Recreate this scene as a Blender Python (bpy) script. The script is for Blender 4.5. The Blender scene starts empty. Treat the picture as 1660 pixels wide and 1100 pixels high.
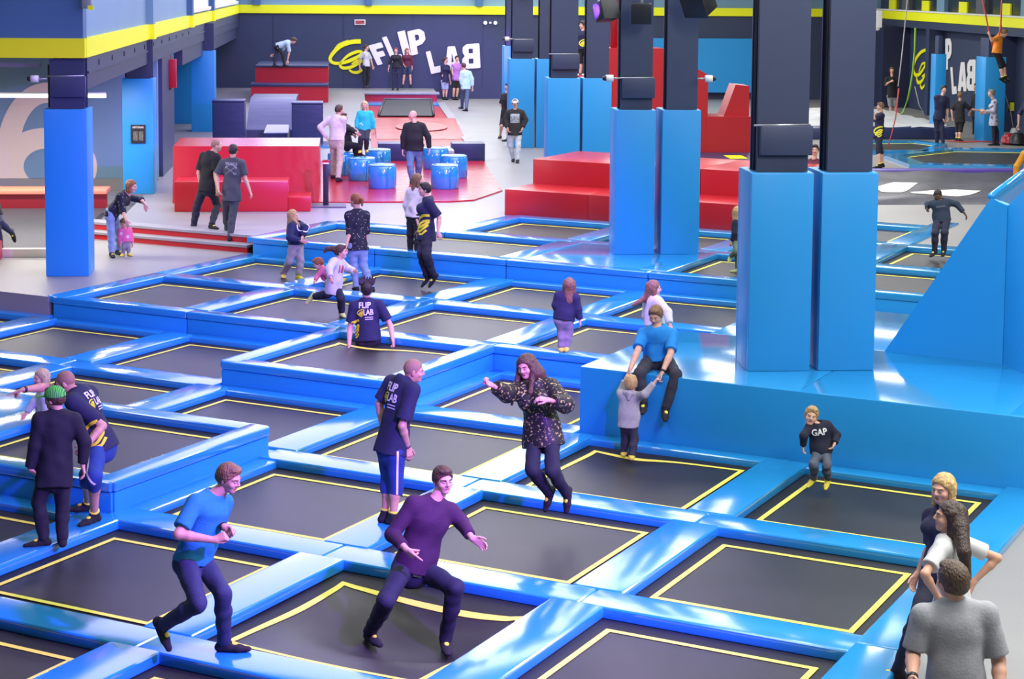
import bpy, bmesh, math, random
import numpy as np
from mathutils import Vector, Matrix
from mathutils.bvhtree import BVHTree

scene = bpy.context.scene
COL = scene.collection
random.seed(7)

# ------------------------------------------------------------------ camera
FOC, PX, PY = 3001.6, 830.0, 251.42           # focal length and principal point for a 1660x1100 frame
PITCH, ROLL, CAMH = 0.093417, -0.008095, 5.6


def cam_axes():
    cp, sp = math.cos(PITCH), math.sin(PITCH)
    x = np.array([1., 0, 0]); y = np.array([0, -sp, -cp]); z = np.array([0, cp, -sp])
    cr, sr = math.cos(ROLL), math.sin(ROLL)
    return np.array([cr * x + sr * y, -sr * x + cr * y, z])


CR = cam_axes()
CAMP = np.array([0., 0., CAMH])
cam_data = bpy.data.cameras.new('camera')
cam_data.sensor_width = 36.0
cam_data.lens = FOC * 36.0 / 1660.0
cam_data.shift_y = -(550.0 - PY) / 1660.0
cam_data.clip_end = 300
cam = bpy.data.objects.new('camera', cam_data)
COL.objects.link(cam)
cam.matrix_world = Matrix((
    (CR[0][0], -CR[1][0], -CR[2][0], 0), (CR[0][1], -CR[1][1], -CR[2][1], 0),
    (CR[0][2], -CR[1][2], -CR[2][2], CAMH), (0, 0, 0, 1)))
scene.camera = cam

# ------------------------------------------------------------------ view and world
scene.view_settings.view_transform = 'Standard'
scene.view_settings.look = 'None'
scene.view_settings.exposure = 0.15
scene.view_settings.gamma = 1.0
scene.view_settings.use_curve_mapping = False
world = bpy.data.worlds.new('world'); scene.world = world
world.use_nodes = True
world.node_tree.nodes['Background'].inputs[0].default_value = (0.80, 0.90, 1.0, 1)
world.node_tree.nodes['Background'].inputs[1].default_value = 0.35

# ------------------------------------------------------------------ frames of the place
YAW_T = 0.482064                     # the trampoline grid is turned against the hall
YAW_H = math.radians(-5.0)
dA = np.array([math.sin(YAW_T), math.cos(YAW_T)]); dB = np.array([math.cos(YAW_T), -math.sin(YAW_T)])
hA = np.array([math.sin(YAW_H), math.cos(YAW_H)]); hB = np.array([math.cos(YAW_H), -math.sin(YAW_H)])
ROT_T = -YAW_T                       # z rotation that lays local x on dB and local y on dA
ROT_H = -YAW_H


def T(a, b, z=0.0):
    p = dA * a + dB * b
    return Vector((p[0], p[1], z))


def Hh(u, v, z=0.0):
    p = hA * u + hB * v
    return Vector((p[0], p[1], z))


def ray(x, y):
    return CR.T @ np.array([(x - PX) / FOC, (y - PY) / FOC, 1.0])


def gp(x, y, z=0.0):
    d = ray(x, y); return CAMP + d * ((z - CAMH) / d[2])


def atu(x, y, u):
    d = ray(x, y); p = CAMP + d * (u / float(d[:2] @ hA)); return float(p[:2] @ hB), float(p[2])


def atv(x, y, v):
    d = ray(x, y); p = CAMP + d * (v / float(d[:2] @ hB)); return float(p[:2] @ hA), float(p[2])


def hall(x, y, z):
    p = gp(x, y, z); return float(p[:2] @ hA), float(p[:2] @ hB)


# ------------------------------------------------------------------ lights of the hall (ceiling luminaires, stage spots)
CEIL = 7.9


def area(name, loc, sx, sy, power, col=(1, 1, 1), rotz=ROT_H):
    l = bpy.data.lights.new(name, 'AREA'); l.shape = 'RECTANGLE'; l.size = sx; l.size_y = sy
    l.energy = power; l.color = col
    o = bpy.data.objects.new(name, l); COL.objects.link(o)
    o.location = loc; o.rotation_euler = (0, 0, rotz)
    return o


def spot(name, loc, target, power, col, angle=50, blend=0.6, radius=0.15):
    l = bpy.data.lights.new(name, 'SPOT'); l.energy = power; l.color = col
    l.spot_size = math.radians(angle); l.spot_blend = blend; l.shadow_soft_size = radius
    o = bpy.data.objects.new(name, l); COL.objects.link(o); o.location = loc
    d = Vector(target) - Vector(loc)
    o.rotation_euler = d.to_track_quat('-Z', 'Y').to_euler()
    return o


SKY = [(-5.2, 1.2, 30.0, 77.0, 3.0, (0.54, 0.50, 1.0)), (1.3, 4.9, 30.0, 77.0, 3.3, (0.97, 0.985, 1.0)), (5.0, 9.8, 30.0, 77.0, 3.3, (0.97, 0.985, 1.0))]   # long light panels: v0, v1, u0, u1, radiance, tint; left violet tint added to colour pad reflections
for v0_, v1_, u0_, u1_, rad_, tint_ in SKY:
    area('skylight_light', Hh((u0_ + u1_) / 2, (v0_ + v1_) / 2, CEIL - 0.06), v1_ - v0_, u1_ - u0_, math.pi * (v1_ - v0_) * (u1_ - u0_) * rad_, tint_)
LUM = [(12, 0.0), (12, 6.0), (12, 14.0), (23, -8.5), (23, 0.5), (23, 6.5), (26, 14.5), (40, 15.5), (54, 15.5), (68, 15.5)]   # ceiling luminaires (u, v)
LP = {(12, 6.0): 900, (12, 14.0): 1100, (26, 14.5): 1000, (12, 0.0): 180, (23, -8.5): 280, (23, 0.5): 260}
for u_, v_ in LUM:
    area('ceiling_lamp_light', Hh(u_, v_, CEIL - 0.25), 1.7, 7.5, LP.get((u_, v_), 560), (1.0, 0.985, 0.96))
BLUE = (0.30, 0.09, 1.0)
spot('blue_stage_light', Hh(11.0, 3.9, 5.6), Hh(17.4, -2.0, 0.3), 8500, BLUE, 82)
spot('blue_stage_light', Hh(21.6, 4.0, 5.4), Hh(28.5, 0.5, 0.4), 4800, BLUE, 75)
spot('blue_stage_light', Hh(32.3, 4.3, 5.15), Hh(43.0, 0.0, 0.7), 9000, BLUE, 48)
spot('blue_stage_light', Hh(54.0, 4.0, 5.2), Hh(77.0, 3.9, 0.8), 9000, BLUE, 20)

# ------------------------------------------------------------------ materials
MAT = {}


def mat(name, col, rough=0.5, metal=0.0, bump=None, noise=None, coat=0.0, spec=0.5, emit=None, ior=1.5):
    """procedural material: base colour, optional (scale, amount) colour noise and (scale, strength) bump"""
    if name in MAT:
        return MAT[name]
    m = bpy.data.materials.new(name); m.use_nodes = True
    nt = m.node_tree; bs = nt.nodes['Principled BSDF']
    bs.inputs['Base Color'].default_value = (*col, 1)
    bs.inputs['Roughness'].default_value = rough
    bs.inputs['Metallic'].default_value = metal
    bs.inputs['Specular IOR Level'].default_value = spec
    bs.inputs['IOR'].default_value = ior
    if coat:
        bs.inputs['Coat Weight'].default_value = coat; bs.inputs['Coat Roughness'].default_value = 0.12
    tc = nt.nodes.new('ShaderNodeTexCoord')
    if noise:
        n = nt.nodes.new('ShaderNodeTexNoise'); n.inputs['Scale'].default_value = noise[0]; n.inputs['Detail'].default_value = 5
        nt.links.new(tc.outputs['Object'], n.inputs['Vector'])
        r = nt.nodes.new('ShaderNodeValToRGB')
        r.color_ramp.elements[0].position = 0.3; r.color_ramp.elements[1].position = 0.7
        lo = [max(0, c * (1 - noise[1])) for c in col]; hi = [min(1, c * (1 + noise[1])) for c in col]
        r.color_ramp.elements[0].color = (*lo, 1); r.color_ramp.elements[1].color = (*hi, 1)
        nt.links.new(n.outputs['Fac'], r.inputs['Fac']); nt.links.new(r.outputs['Color'], bs.inputs['Base Color'])
    if bump:
        n2 = nt.nodes.new('ShaderNodeTexNoise'); n2.inputs['Scale'].default_value = bump[0]; n2.inputs['Detail'].default_value = 3
        mp = nt.nodes.new('ShaderNodeMapping'); mp.inputs['Scale'].default_value = bump[2] if len(bump) > 2 else (1, 1, 1)
        nt.links.new(tc.outputs['Object'], mp.inputs['Vector']); nt.links.new(mp.outputs['Vector'], n2.inputs['Vector'])
        b = nt.nodes.new('ShaderNodeBump'); b.inputs['Strength'].default_value = bump[1]; b.inputs['Distance'].default_value = 0.03
        nt.links.new(n2.outputs['Fac'], b.inputs['Height']); nt.links.new(b.outputs['Normal'], bs.inputs['Normal'])
    if emit:
        bs.inputs['Emission Color'].default_value = (*emit[0], 1); bs.inputs['Emission Strength'].default_value = emit[1]
    MAT[name] = m
    return m


M_PAD = mat('vinyl_blue', (0.020, 0.275, 0.60), 0.14, bump=(5.0, 0.035, (1, 1, 1)), coat=0.5, ior=1.75)
M_WRAP = mat('wrap_blue', (0.016, 0.275, 0.62), 0.38, bump=(1.5, 0.05, (1, 1, 0.3)))
M_WALLPAD = mat('wall_pad_blue', (0.016, 0.275, 0.62), 0.36, bump=(2.2, 0.35, (1, 1, 2.5)))
M_RED = mat('vinyl_red', (0.44, 0.010, 0.016), 0.30, bump=(2.5, 0.12))
M_REDMAT = mat('mat_red', (0.42, 0.012, 0.022), 0.22, bump=(2.0, 0.35, (1, 2.5, 1)))
M_NAVYV = mat('vinyl_navy', (0.018, 0.028, 0.09), 0.38, bump=(2.0, 0.35, (1, 1, 2.5)))
M_BED = mat('trampoline_mesh', (0.026, 0.025, 0.024), 0.42, noise=(1.2, 0.25), bump=(220, 0.12), spec=0.4)
M_GAP = mat('spring_cover_black', (0.006, 0.006, 0.009), 0.6)
M_STRIPE = mat('stripe_yellow', (0.86, 0.80, 0.10), 0.55)
M_CONC = mat('floor_concrete', (0.25, 0.246, 0.232), 0.42, noise=(0.35, 0.10), bump=(30, 0.03))
M_CONCD = mat('step_concrete', (0.27, 0.27, 0.27), 0.5, noise=(2, 0.12))
M_NAVYW = mat('wall_navy', (0.028, 0.042, 0.088), 0.6, noise=(0.8, 0.06))
M_STEELN = mat('steel_navy', (0.030, 0.042, 0.092), 0.45, noise=(1.5, 0.05))
M_LBLUE = mat('wall_light_blue', (0.165, 0.30, 0.40), 0.6, noise=(0.5, 0.05))
M_LBLUE2 = mat('wall_mid_blue', (0.055, 0.14, 0.26), 0.6, noise=(0.5, 0.05))
M_BAND = mat('band_yellow', (0.90, 0.92, 0.0), 0.5)
M_WHITE = mat('paint_white', (0.78, 0.77, 0.72), 0.6)
M_CREAM = mat('paint_cream', (0.80, 0.68, 0.52), 0.6)
M_BLACK = mat('plastic_black', (0.012, 0.012, 0.014), 0.4)
M_DGREY = mat('plastic_grey', (0.10, 0.10, 0.11), 0.5)
M_METAL = mat('metal_grey', (0.42, 0.43, 0.45), 0.35, metal=0.7)
M_LOGOY = mat('logo_yellow', (0.88, 0.86, 0.0), 0.5)
M_CEIL = mat('ceiling_panel', (0.42, 0.44, 0.46), 0.8)
M_LAMP = mat('lamp_white', (0.9, 0.9, 0.88), 0.4)
M_ROPE_R = mat('rope_red', (0.55, 0.06, 0.05), 0.7)
M_ROPE_G = mat('rope_green', (0.25, 0.50, 0.05), 0.7)
M_ROPE_W = mat('rope_white', (0.6, 0.6, 0.6), 0.7)

# ------------------------------------------------------------------ mesh helpers


def link(name, me, parent=None, material=None):
    o = bpy.data.objects.new(name, me); COL.objects.link(o)
    if parent is not None:
        o.parent = parent
    if material is not None:
        if len(me.materials) == 0:
            me.materials.append(material)
    return o


def tag(o, label=None, cat=None, group=None, kind=None):
    if label: o['label'] = label
    if cat: o['category'] = cat
    if group: o['group'] = group
    if kind: o['kind'] = kind
    return o


def empty(name, loc, rotz=0.0, label=None, cat=None, group=None):
    o = bpy.data.objects.new(name, None); COL.objects.link(o)
    o.location = loc; o.rotation_euler = (0, 0, rotz); o.empty_display_size = 0.2
    return tag(o, label, cat, group)


def me_from(verts, faces, name='mesh', smooth=False):
    me = bpy.data.meshes.new(name)
    me.from_pydata([tuple(v) for v in verts], [], [tuple(f) for f in faces]); me.validate(); me.update()
    if smooth:
        me.polygons.foreach_set('use_smooth', [True] * len(me.polygons))
    return me


_BOX = {}


def boxme(sx, sy, sz, bev=0.0, seg=2, x0=None):
    """box centred in x and y with its base at z=0; optional rounded edges"""
    key = (round(sx, 3), round(sy, 3), round(sz, 3), round(bev, 3), seg)
    if key in _BOX:
        return _BOX[key]
    bm = bmesh.new(); bmesh.ops.create_cube(bm, size=1.0)
    for v in bm.verts:
        v.co = Vector((v.co.x * sx, v.co.y * sy, (v.co.z + 0.5) * sz))
    if bev > 0:
        bmesh.ops.bevel(bm, geom=bm.edges[:], offset=min(bev, sx * .45, sy * .45, sz * .45), segments=seg, profile=0.6, affect='EDGES')
    me = bpy.data.meshes.new('box'); bm.to_mesh(me); bm.free()
    if bev > 0:
        me.polygons.foreach_set('use_smooth', [True] * len(me.polygons))
        try:
            me.set_sharp_from_angle(angle=math.radians(18))
        except Exception:
            pass
    _BOX[key] = me
    return me


def box(name, loc, size, material, rotz=0.0, bev=0.0, parent=None, seg=2):
    """loc = centre of the base"""
    me = boxme(*size, bev, seg)
    if len(me.materials) and me.materials[0] is not material:
        me = me.copy(); me.materials.clear()
    o = link(name, me, parent, None)
    if len(me.materials) == 0: me.materials.append(material)
    o.location = loc; o.rotation_euler = (0, 0, rotz)
    return o


def hbox(name, u0, u1, v0, v1, z0, z1, material, bev=0.0, parent=None, seg=2):
    c = Hh((u0 + u1) / 2, (v0 + v1) / 2, z0)
    o = box(name, c, (abs(v1 - v0), abs(u1 - u0), z1 - z0), material, ROT_H, bev, None, seg)
    if parent is not None: keep_parent(o, parent)
    return o


def tbox(name, a0, a1, b0, b1, z0, z1, material, bev=0.0, parent=None, seg=2):
    c = T((a0 + a1) / 2, (b0 + b1) / 2, z0)
    o = box(name, c, (abs(b1 - b0), abs(a1 - a0), z1 - z0), material, ROT_T, bev, None, seg)
    if parent is not None: keep_parent(o, parent)
    return o


def keep_parent(o, parent):
    """parent without moving the child"""
    pm = Matrix.Translation(parent.location) @ parent.rotation_euler.to_matrix().to_4x4()
    om = Matrix.Translation(o.location) @ o.rotation_euler.to_matrix().to_4x4()
    m = pm.inverted() @ om
    o.parent = parent; o.location = m.to_translation(); o.rotation_euler = m.to_euler()
    return o


def prism(name, pts, axis, material, parent=None, rel=None):
    """closed outline pts (world vectors) swept along axis (world vector); origin at rel"""
    rel = Vector(rel) if rel is not None else Vector(pts[0])
    n = len(pts); P = [Vector(p) - rel for p in pts]; ax = Vector(axis)
    vs = P + [p + ax for p in P]
    fs = [list(range(n)), list(range(2 * n - 1, n - 1, -1))] + [[i, i + n, (i + 1) % n + n, (i + 1) % n] for i in range(n)]
    bm = bmesh.new(); bv = [bm.verts.new(v) for v in vs]
    for f in fs: bm.faces.new([bv[i] for i in f])
    bmesh.ops.recalc_face_normals(bm, faces=bm.faces[:])
    me = bpy.data.meshes.new(name); bm.to_mesh(me); bm.free()
    me.materials.append(material)
    o = link(name, me)
    o.location = rel
    if parent is not None: keep_parent(o, parent)
    return o


def tube(name, pts, r, material, parent=None, n=8, rel=None):
    rel = Vector(rel) if rel is not None else Vector(pts[0])
    P = [Vector(p) - rel for p in pts]; R = r if isinstance(r, (list, tuple)) else [r] * len(P)
    vs = []; fs = []
    for i, p in enumerate(P):
        d = (P[min(i + 1, len(P) - 1)] - P[max(i - 1, 0)]).normalized()
        x = d.orthogonal().normalized() if abs(d.z) > .9 else d.cross(Vector((0, 0, 1))).normalized()
        if abs(d.z) > .9: x = Vector((1, 0, 0))
        y = d.cross(x).normalized(); x = y.cross(d).normalized()
        for k in range(n):
            t = 2 * math.pi * k / n
            vs.append(p + (x * math.cos(t) + y * math.sin(t)) * R[i])
    for i in range(len(P) - 1):
        for k in range(n):
            fs.append((i * n + k, i * n + (k + 1) % n, (i + 1) * n + (k + 1) % n, (i + 1) * n + k))
    fs.append(tuple(range(n - 1, -1, -1))); fs.append(tuple(range((len(P) - 1) * n, len(P) * n)))
    me = me_from(vs, fs, name, True); me.materials.append(material)
    o = link(name, me); o.location = rel
    if parent is not None: keep_parent(o, parent)
    return o


def lathe(name, loc, prof, material, n=28, parent=None, rotm=None):
    """profile of (radius, z) turned about z"""
    vs = []; fs = []
    for r, z in prof:
        for k in range(n):
            t = 2 * math.pi * k / n; vs.append((r * math.cos(t), r * math.sin(t), z))
    for i in range(len(prof) - 1):
        for k in range(n):
            fs.append((i * n + k, i * n + (k + 1) % n, (i + 1) * n + (k + 1) % n, (i + 1) * n + k))
    fs.append(tuple(range(n - 1, -1, -1))); fs.append(tuple(range((len(prof) - 1) * n, len(prof) * n)))
    me = me_from(vs, fs, name, True); me.materials.append(material)
    try: me.set_sharp_from_angle(angle=math.radians(40))
    except Exception: pass
    o = link(name, me); o.location = loc
    if rotm is not None: o.rotation_euler = rotm.to_euler()
    if parent is not None: keep_parent(o, parent)
    return o


def clip_poly(poly, n, c):
    """keep the part of a 2d polygon where dot(p, n) <= c"""
    out = []
    for i, p in enumerate(poly):
        q = poly[(i + 1) % len(poly)]
        dp = float(p @ n) - c; dq = float(q @ n) - c
        if dp <= 0: out.append(p)
        if dp * dq < 0: out.append(p + (q - p) * (dp / (dp - dq)))
    return out


def slab_ab(name, a0, a1, b0, b1, z, thick, material, lim=9.5):
    """floor slab over a grid rectangle, cut to the hall"""
    poly = [dA * a + dB * b for a, b in ((a0, b0), (a0, b1), (a1, b1), (a1, b0))]
    if lim:
        poly = clip_poly(poly, hA, 77.5); poly = clip_poly(poly, hB, 22.6); poly = clip_poly(poly, -hB, lim)
    pts = [Vector((p[0], p[1], z - thick)) for p in poly]
    return prism(name, pts, (0, 0, thick), material)

# ------------------------------------------------------------------ levels of the place
L = (0.0, 0.31, 0.62)                 # trampoline bed heights of the three terraces
PADT = 0.10                           # pad top above its bed
F1, F2 = 0.40, 0.69
PA, PB = 2.78, 2.725                  # grid pitch


def ai(i): return 14.27 + PA * i      # far edge of the yellow square of row i
def bj(j): return -6.5 - PB * j       # left edge of the yellow square of column j


SQA, SQB = 1.85, 1.92


def struct(o, label=None):
    o['kind'] = 'structure'
    if label: o['label'] = label
    return o


# floors
struct(slab_ab('floor', 4, 50, -60, 30, -0.62, 0.2, M_GAP, False), 'dark floor under the trampolines')
struct(slab_ab('floor_right', 6, 23.3, -4.10, 14, 0.03, 0.15, M_CONC, False), 'pale concrete floor along the right edge of the trampolines')
struct(slab_ab('floor_left', 23.06, 28.74, -60, -20.62, F1, 0.5, M_CONC), 'pale concrete walkway beside the blue left column')
HALLF = [(29.02, 200, -90, -20.62), (31.42, 200, -20.62, -17.72), (34.22, 200, -17.72, -12.35),
         (37.35, 200, -12.35, -9.62), (34.22, 200, -9.62, 60), (23.3, 34.22, -6.92, 30)]
for k, (a0, a1, b0, b1) in enumerate(HALLF):
    struct(slab_ab('floor_hall', a0, a1, b0, b1, F2, 0.4 if k < 5 else 0.75, M_CONC, 4.7 if k == 0 else 9.5), 'pale concrete floor of the back of the hall')
struct(hbox('floor_alcove', 46.0, 77.4, -9.5, -4.7, F2 - 0.4, F2, M_CONC), 'pale concrete floor behind the left columns')
struct(hbox('floor_under_mezzanine', 34.0, 46.0, -16, -4.7, F1 - 0.4, F1 - 0.004, M_CONC), 'pale concrete floor under the left mezzanine')
# steps between the two floors
st = empty('floor_steps', T(28.74, -26, F1), ROT_T); struct(st, 'two low steps with red risers')
for k, (a0, z0, z1) in enumerate(((28.72, F1, F1 + 0.145), (29.02, F1 + 0.145, F2 + 0.004))):
    tbox('step_riser', a0, a0 + 0.04, -25.6, -20.72, z0, z1 - 0.045, M_RED, parent=st)
    tbox('step_tread', a0 - 0.02, a0 + 0.36, -25.6, -20.72, z1 - 0.045, z1, M_CONCD, parent=st)
# ramp floor behind the foam pit
pts = [Hh(57, -9, F2), Hh(74.5, -9, 1.12), Hh(77.5, -9, 1.12), Hh(77.5, -9, 0.5), Hh(57, -9, 0.5)]
struct(prism('floor_ramp', pts, Hh(0, 9.55), M_CONC), 'concrete ramp rising to the deck by the back wall')
dk = struct(hbox('floor_deck', 74.4, 77.5, 0.55, 3.45, 0.69, 1.12, M_CONC), 'concrete deck in front of the back wall')

# walls: lower navy, yellow band, light blue above
ZB0, ZB1 = 4.22, 4.56


def wall_u(name, u, v0, v1, z0, z1, m, th=0.25, label=None):
    return struct(hbox(name, u, u + th, v0, v1, z0, z1, m), label)


wb = wall_u('wall_back', 77.5, -9.5, 22.8, 0.3, ZB0, M_NAVYW, label='navy back wall of the hall')
wall_u('wall_back_upper', 77.55, -9.5, 22.8, ZB1, CEIL, M_LBLUE, label='light blue upper part of the back wall')
hbox('yellow_band', 77.4, 77.7, -4.7, 22.0, ZB0, ZB1, M_BAND, parent=wb)
for k in range(9):                                                     # wall seams
    v_ = -3.2 + k * 2.9
    hbox('wall_seam', 77.47, 77.51, v_, v_ + 0.025, 1.13, ZB0 - 0.02, M_STEELN, parent=wb)
for k in range(6):
    v_ = -4.0 + k * 4.6
    hbox('wall_post', 77.3, 77.6, v_, v_ + 0.28, ZB1, CEIL - 0.1, M_LBLUE2, parent=wb)

for k in range(5):                                                     # unseen glowing panes, added so the far pads reflect white
    v_ = -3.9 + k * 3.0
    hbox('window_or_glow_pane', 77.44, 77.5, v_, v_ + 2.75, 5.3, 7.6, mat('added_pane_glow', (0.8, 0.85, 0.9), 0.3, emit=((0.93, 0.96, 1.0), 3.2)), parent=wb)
    hbox('glow_pane_frame', 77.40, 77.52, v_ - 0.2, v_ - 0.05, 5.2, 7.7, M_LBLUE2, parent=wb)
# left mezzanine: front face by the near column, long side above the left columns
wl = struct(hbox('wall_left', 33.1, 77.4, -4.88, -4.66, ZB1, CEIL, M_LBLUE), 'light blue upper wall on the left')
hbox('yellow_band', 32.8, 77.3, -4.90, -4.58, ZB0, ZB1, M_BAND, parent=wl)
hbox('fascia_beam', 33.1, 77.3, -4.86, -4.62, 3.66, ZB0, M_STEELN, parent=wl)
hbox('fascia_flange', 33.1, 77.3, -4.88, -4.59, 3.93, 3.97, M_STEELN, parent=wl)
for k in range(11):
    hbox('fascia_bolt', 34.6 + k * 1.9, 34.66 + k * 1.9, -4.62, -4.605, 4.02, 4.12, M_BLACK, parent=wl)
wf = struct(hbox('wall_left_front', 32.66, 33.1, -13, -4.62, ZB1, CEIL, M_LBLUE2), 'blue front face of the left mezzanine')
hbox('yellow_band', 32.62, 33.1, -13, -4.59, ZB0, ZB1, M_BAND, parent=wf)
hbox('soffit_pipe', 33.4, 33.5, -13, -5.48, 4.02, 4.10, M_METAL, parent=wf)
for u_ in (43.0, 53.6, 62.0):
    hbox('wall_pilaster', u_, u_ + 0.5, -4.68, -4.50, ZB0 - 0.01, CEIL - 0.1, M_LBLUE2 if u_ > 43 else M_LBLUE, parent=wl)
    hbox('yellow_band', u_ - 0.02, u_ + 0.52, -4.68, -4.48, ZB0, ZB1, M_BAND, parent=wl)
for u0_, u1_ in ((54.6, 61.2), (62.8, 76.0)):
    hbox('window_or_glow_pane', u0_, u1_, -4.68, -4.64, 4.72, 6.4, M_LAMP, parent=wl)
    hbox('window_sill', u0_ - 0.1, u1_ + 0.1, -4.70, -4.54, 4.62, 4.72, M_WHITE, parent=wl)
# rear wall under the mezzanine that carries the big numeral, and the navy wall that continues behind it
w6 = wall_u('wall_numeral', 46.2, -16, -4.76, F2 - 0.3, 4.6, M_LBLUE, 0.3, 'light blue wall with a huge cream numeral six')
struct(hbox('wall_left_navy', 46.5, 49.6, -4.98, -4.66, F2, 3.70, M_STEELN), 'navy lower wall on the left')
struct(hbox('wall_left_far', 49.9, 77.4, -7.2, -7.0, F2, ZB0, M_NAVYW), 'navy side wall behind the left columns')
struct(hbox('wall_left_lower', 52.3, 77.4, -4.88, -4.68, 3.2, 3.7, M_STEELN), 'navy lintel over the left opening')

# big cream 6 on the rear wall: upper arc and round bowl
def ring(name, c, ro, ri, a0, a1, material, parent, n=48, u=46.2, th=0.03):
    """elliptic stroke; c = centre (v, z), ro / ri = outer and inner half axes"""
    vs = []; fs = []
    for k in range(n + 1):
        t = math.radians(a0 + (a1 - a0) * k / n)
        for r in (ro, ri):
            for uu in (u - th, u):
                vs.append(Hh(uu, c[0] + r[0] * math.cos(t), c[1] + r[1] * math.sin(t)))
    for k in range(n):
        q = k * 4
        fs += [(q, q + 4, q + 6, q + 2), (q + 1, q + 3, q + 7, q + 5), (q, q + 1, q + 5, q + 4), (q + 2, q + 6, q + 7, q + 3)]
    fs += [(0, 2, 3, 1), (n * 4, n * 4 + 1, n * 4 + 3, n * 4 + 2)]
    rel = vs[0].copy()
    me = me_from([v - rel for v in vs], fs, name); me.materials.append(material)
    o = link(name, me); o.location = rel; return keep_parent(o, parent)


ring('painted_numeral', atu(76, 270, 46.2), (1.22, 0.96), (0.56, 0.45), 0, 360, M_CREAM, w6)
ring('painted_numeral', atu(78, 256, 46.2), (1.24, 1.86), (0.70, 1.36), 38, 215, M_CREAM, w6, 48, 46.197)

# right side: mezzanine with band, lower navy wall set back under it
wr = struct(hbox('wall_right', 30, 77.4, 22.3, 22.6, 0.3, ZB0, M_NAVYW), 'navy right side wall')
wr2 = struct(hbox('wall_right_upper', 30, 77.4, 22.4, 22.6, 7.4, CEIL, M_LBLUE), 'light blue upper right wall')
hbox('yellow_band', 30, 77.3, 21.75, 22.3, ZB0, ZB1, M_BAND, parent=wr)
hbox('fascia_beam', 30, 77.3, 21.8, 22.3, 3.93, ZB0, M_STEELN, parent=wr)
hbox('coping', 30, 77.3, 21.7, 22.3, ZB1, ZB1 + 0.05, M_WHITE, parent=wr)
for k in range(8):
    u_ = 77 - k * 4.4
    hbox('mullion', u_ - 0.9, u_, 21.95, 22.25, ZB1, 7.4, M_LBLUE if k % 2 == 0 else M_DGREY, parent=wr2)
    hbox('window_or_glow_pane', u_ - 4.4, u_ - 0.9, 22.1, 22.14, ZB1 + 0.05, 7.4, mat('dark_glass', (0.02, 0.03, 0.04), 0.12), parent=wr2)
    hbox('window_blind', u_ - 3.2, u_ - 2.3, 22.03, 22.09, ZB1 + 0.05, 5.0, M_BAND, parent=wr2)
for u_, w_ in ((68.2, 0.4), (60.6, 0.3), (57.4, 0.5)):
    hbox('wall_pier', u_, u_ + w_, 21.7, 22.3, F2, 3.95, M_STEELN, parent=wr)
struct(hbox('wall_right_shade_box', 72.5, 76.8, 21.2, 22.3, F2, 3.95, mat('wall_shadow_navy', (0.012, 0.016, 0.05), 0.6)), 'dark navy box painted as the shade of the right corner recess')  # solid box, the shade of a recess is put into its darker navy
# wall behind the camera and the rest of the shell
struct(hbox('wall_front', -6, -5.7, -13, 22.6, -0.2, CEIL, M_LBLUE), 'wall behind the viewing balcony')
struct(hbox('wall_right_front', -5.7, 30, 22.3, 22.6, -0.2, CEIL, M_NAVYW), 'right side wall near the balcony')
struct(hbox('wall_left_near', -5.7, 32.8, -13.2, -12.9, -0.2, CEIL, M_NAVYW), 'left side wall near the balcony')
ce = struct(hbox('ceiling', -6, 77.8, -13.2, 22.8, CEIL, CEIL + 0.2, M_CEIL), 'grey hall ceiling')
for v0_, v1_, u0_, u1_, rad_, tint_ in SKY:
    for q in ((v0_ - 0.05, v0_, u0_, u1_), (v1_, v1_ + 0.05, u0_, u1_), (v0_, v1_, u0_ - 0.12, u0_), (v0_, v1_, u1_, u1_ + 0.12)):
        hbox('skylight_frame', q[2], q[3], q[0], q[1], CEIL - 0.12, CEIL, M_LBLUE, parent=ce)
for u_, v_ in LUM:
    hbox('luminaire_housing', u_ - 3.85, u_ + 3.85, v_ - 0.95, v_ + 0.95, CEIL - 0.2, CEIL - 0.02, M_LAMP, parent=ce)

# things on the back wall
ex = empty('exit_sign', Hh(77.4, 0.38, 3.77), ROT_H, 'small framed red sign high on the navy back wall', 'sign')
hbox('sign_frame', 77.42, 77.5, 0.16, 0.61, 3.76, 3.98, M_WHITE, parent=ex)
hbox('sign_panel', 77.40, 77.42, 0.20, 0.57, 3.80, 3.94, mat('sign_red', (0.35, 0.05, 0.05), 0.5, noise=(14, 0.9)), parent=ex)
el = empty('emergency_lamp', Hh(77.4, 5.8, 3.8), ROT_H, 'pair of small round emergency lamps high on the back wall', 'lamp')
for v_ in (5.61, 6.03):
    lathe('lamp_head', Hh(77.42, v_, 3.88), [(0.05, 0), (0.075, 0.03), (0.08, 0.06)], M_LAMP, 14, el, Matrix.Rotation(math.radians(90), 3, 'X'))
hbox('lamp_box', 77.44, 77.5, 5.78, 5.86, 3.84, 3.92, M_WHITE, parent=el)

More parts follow.
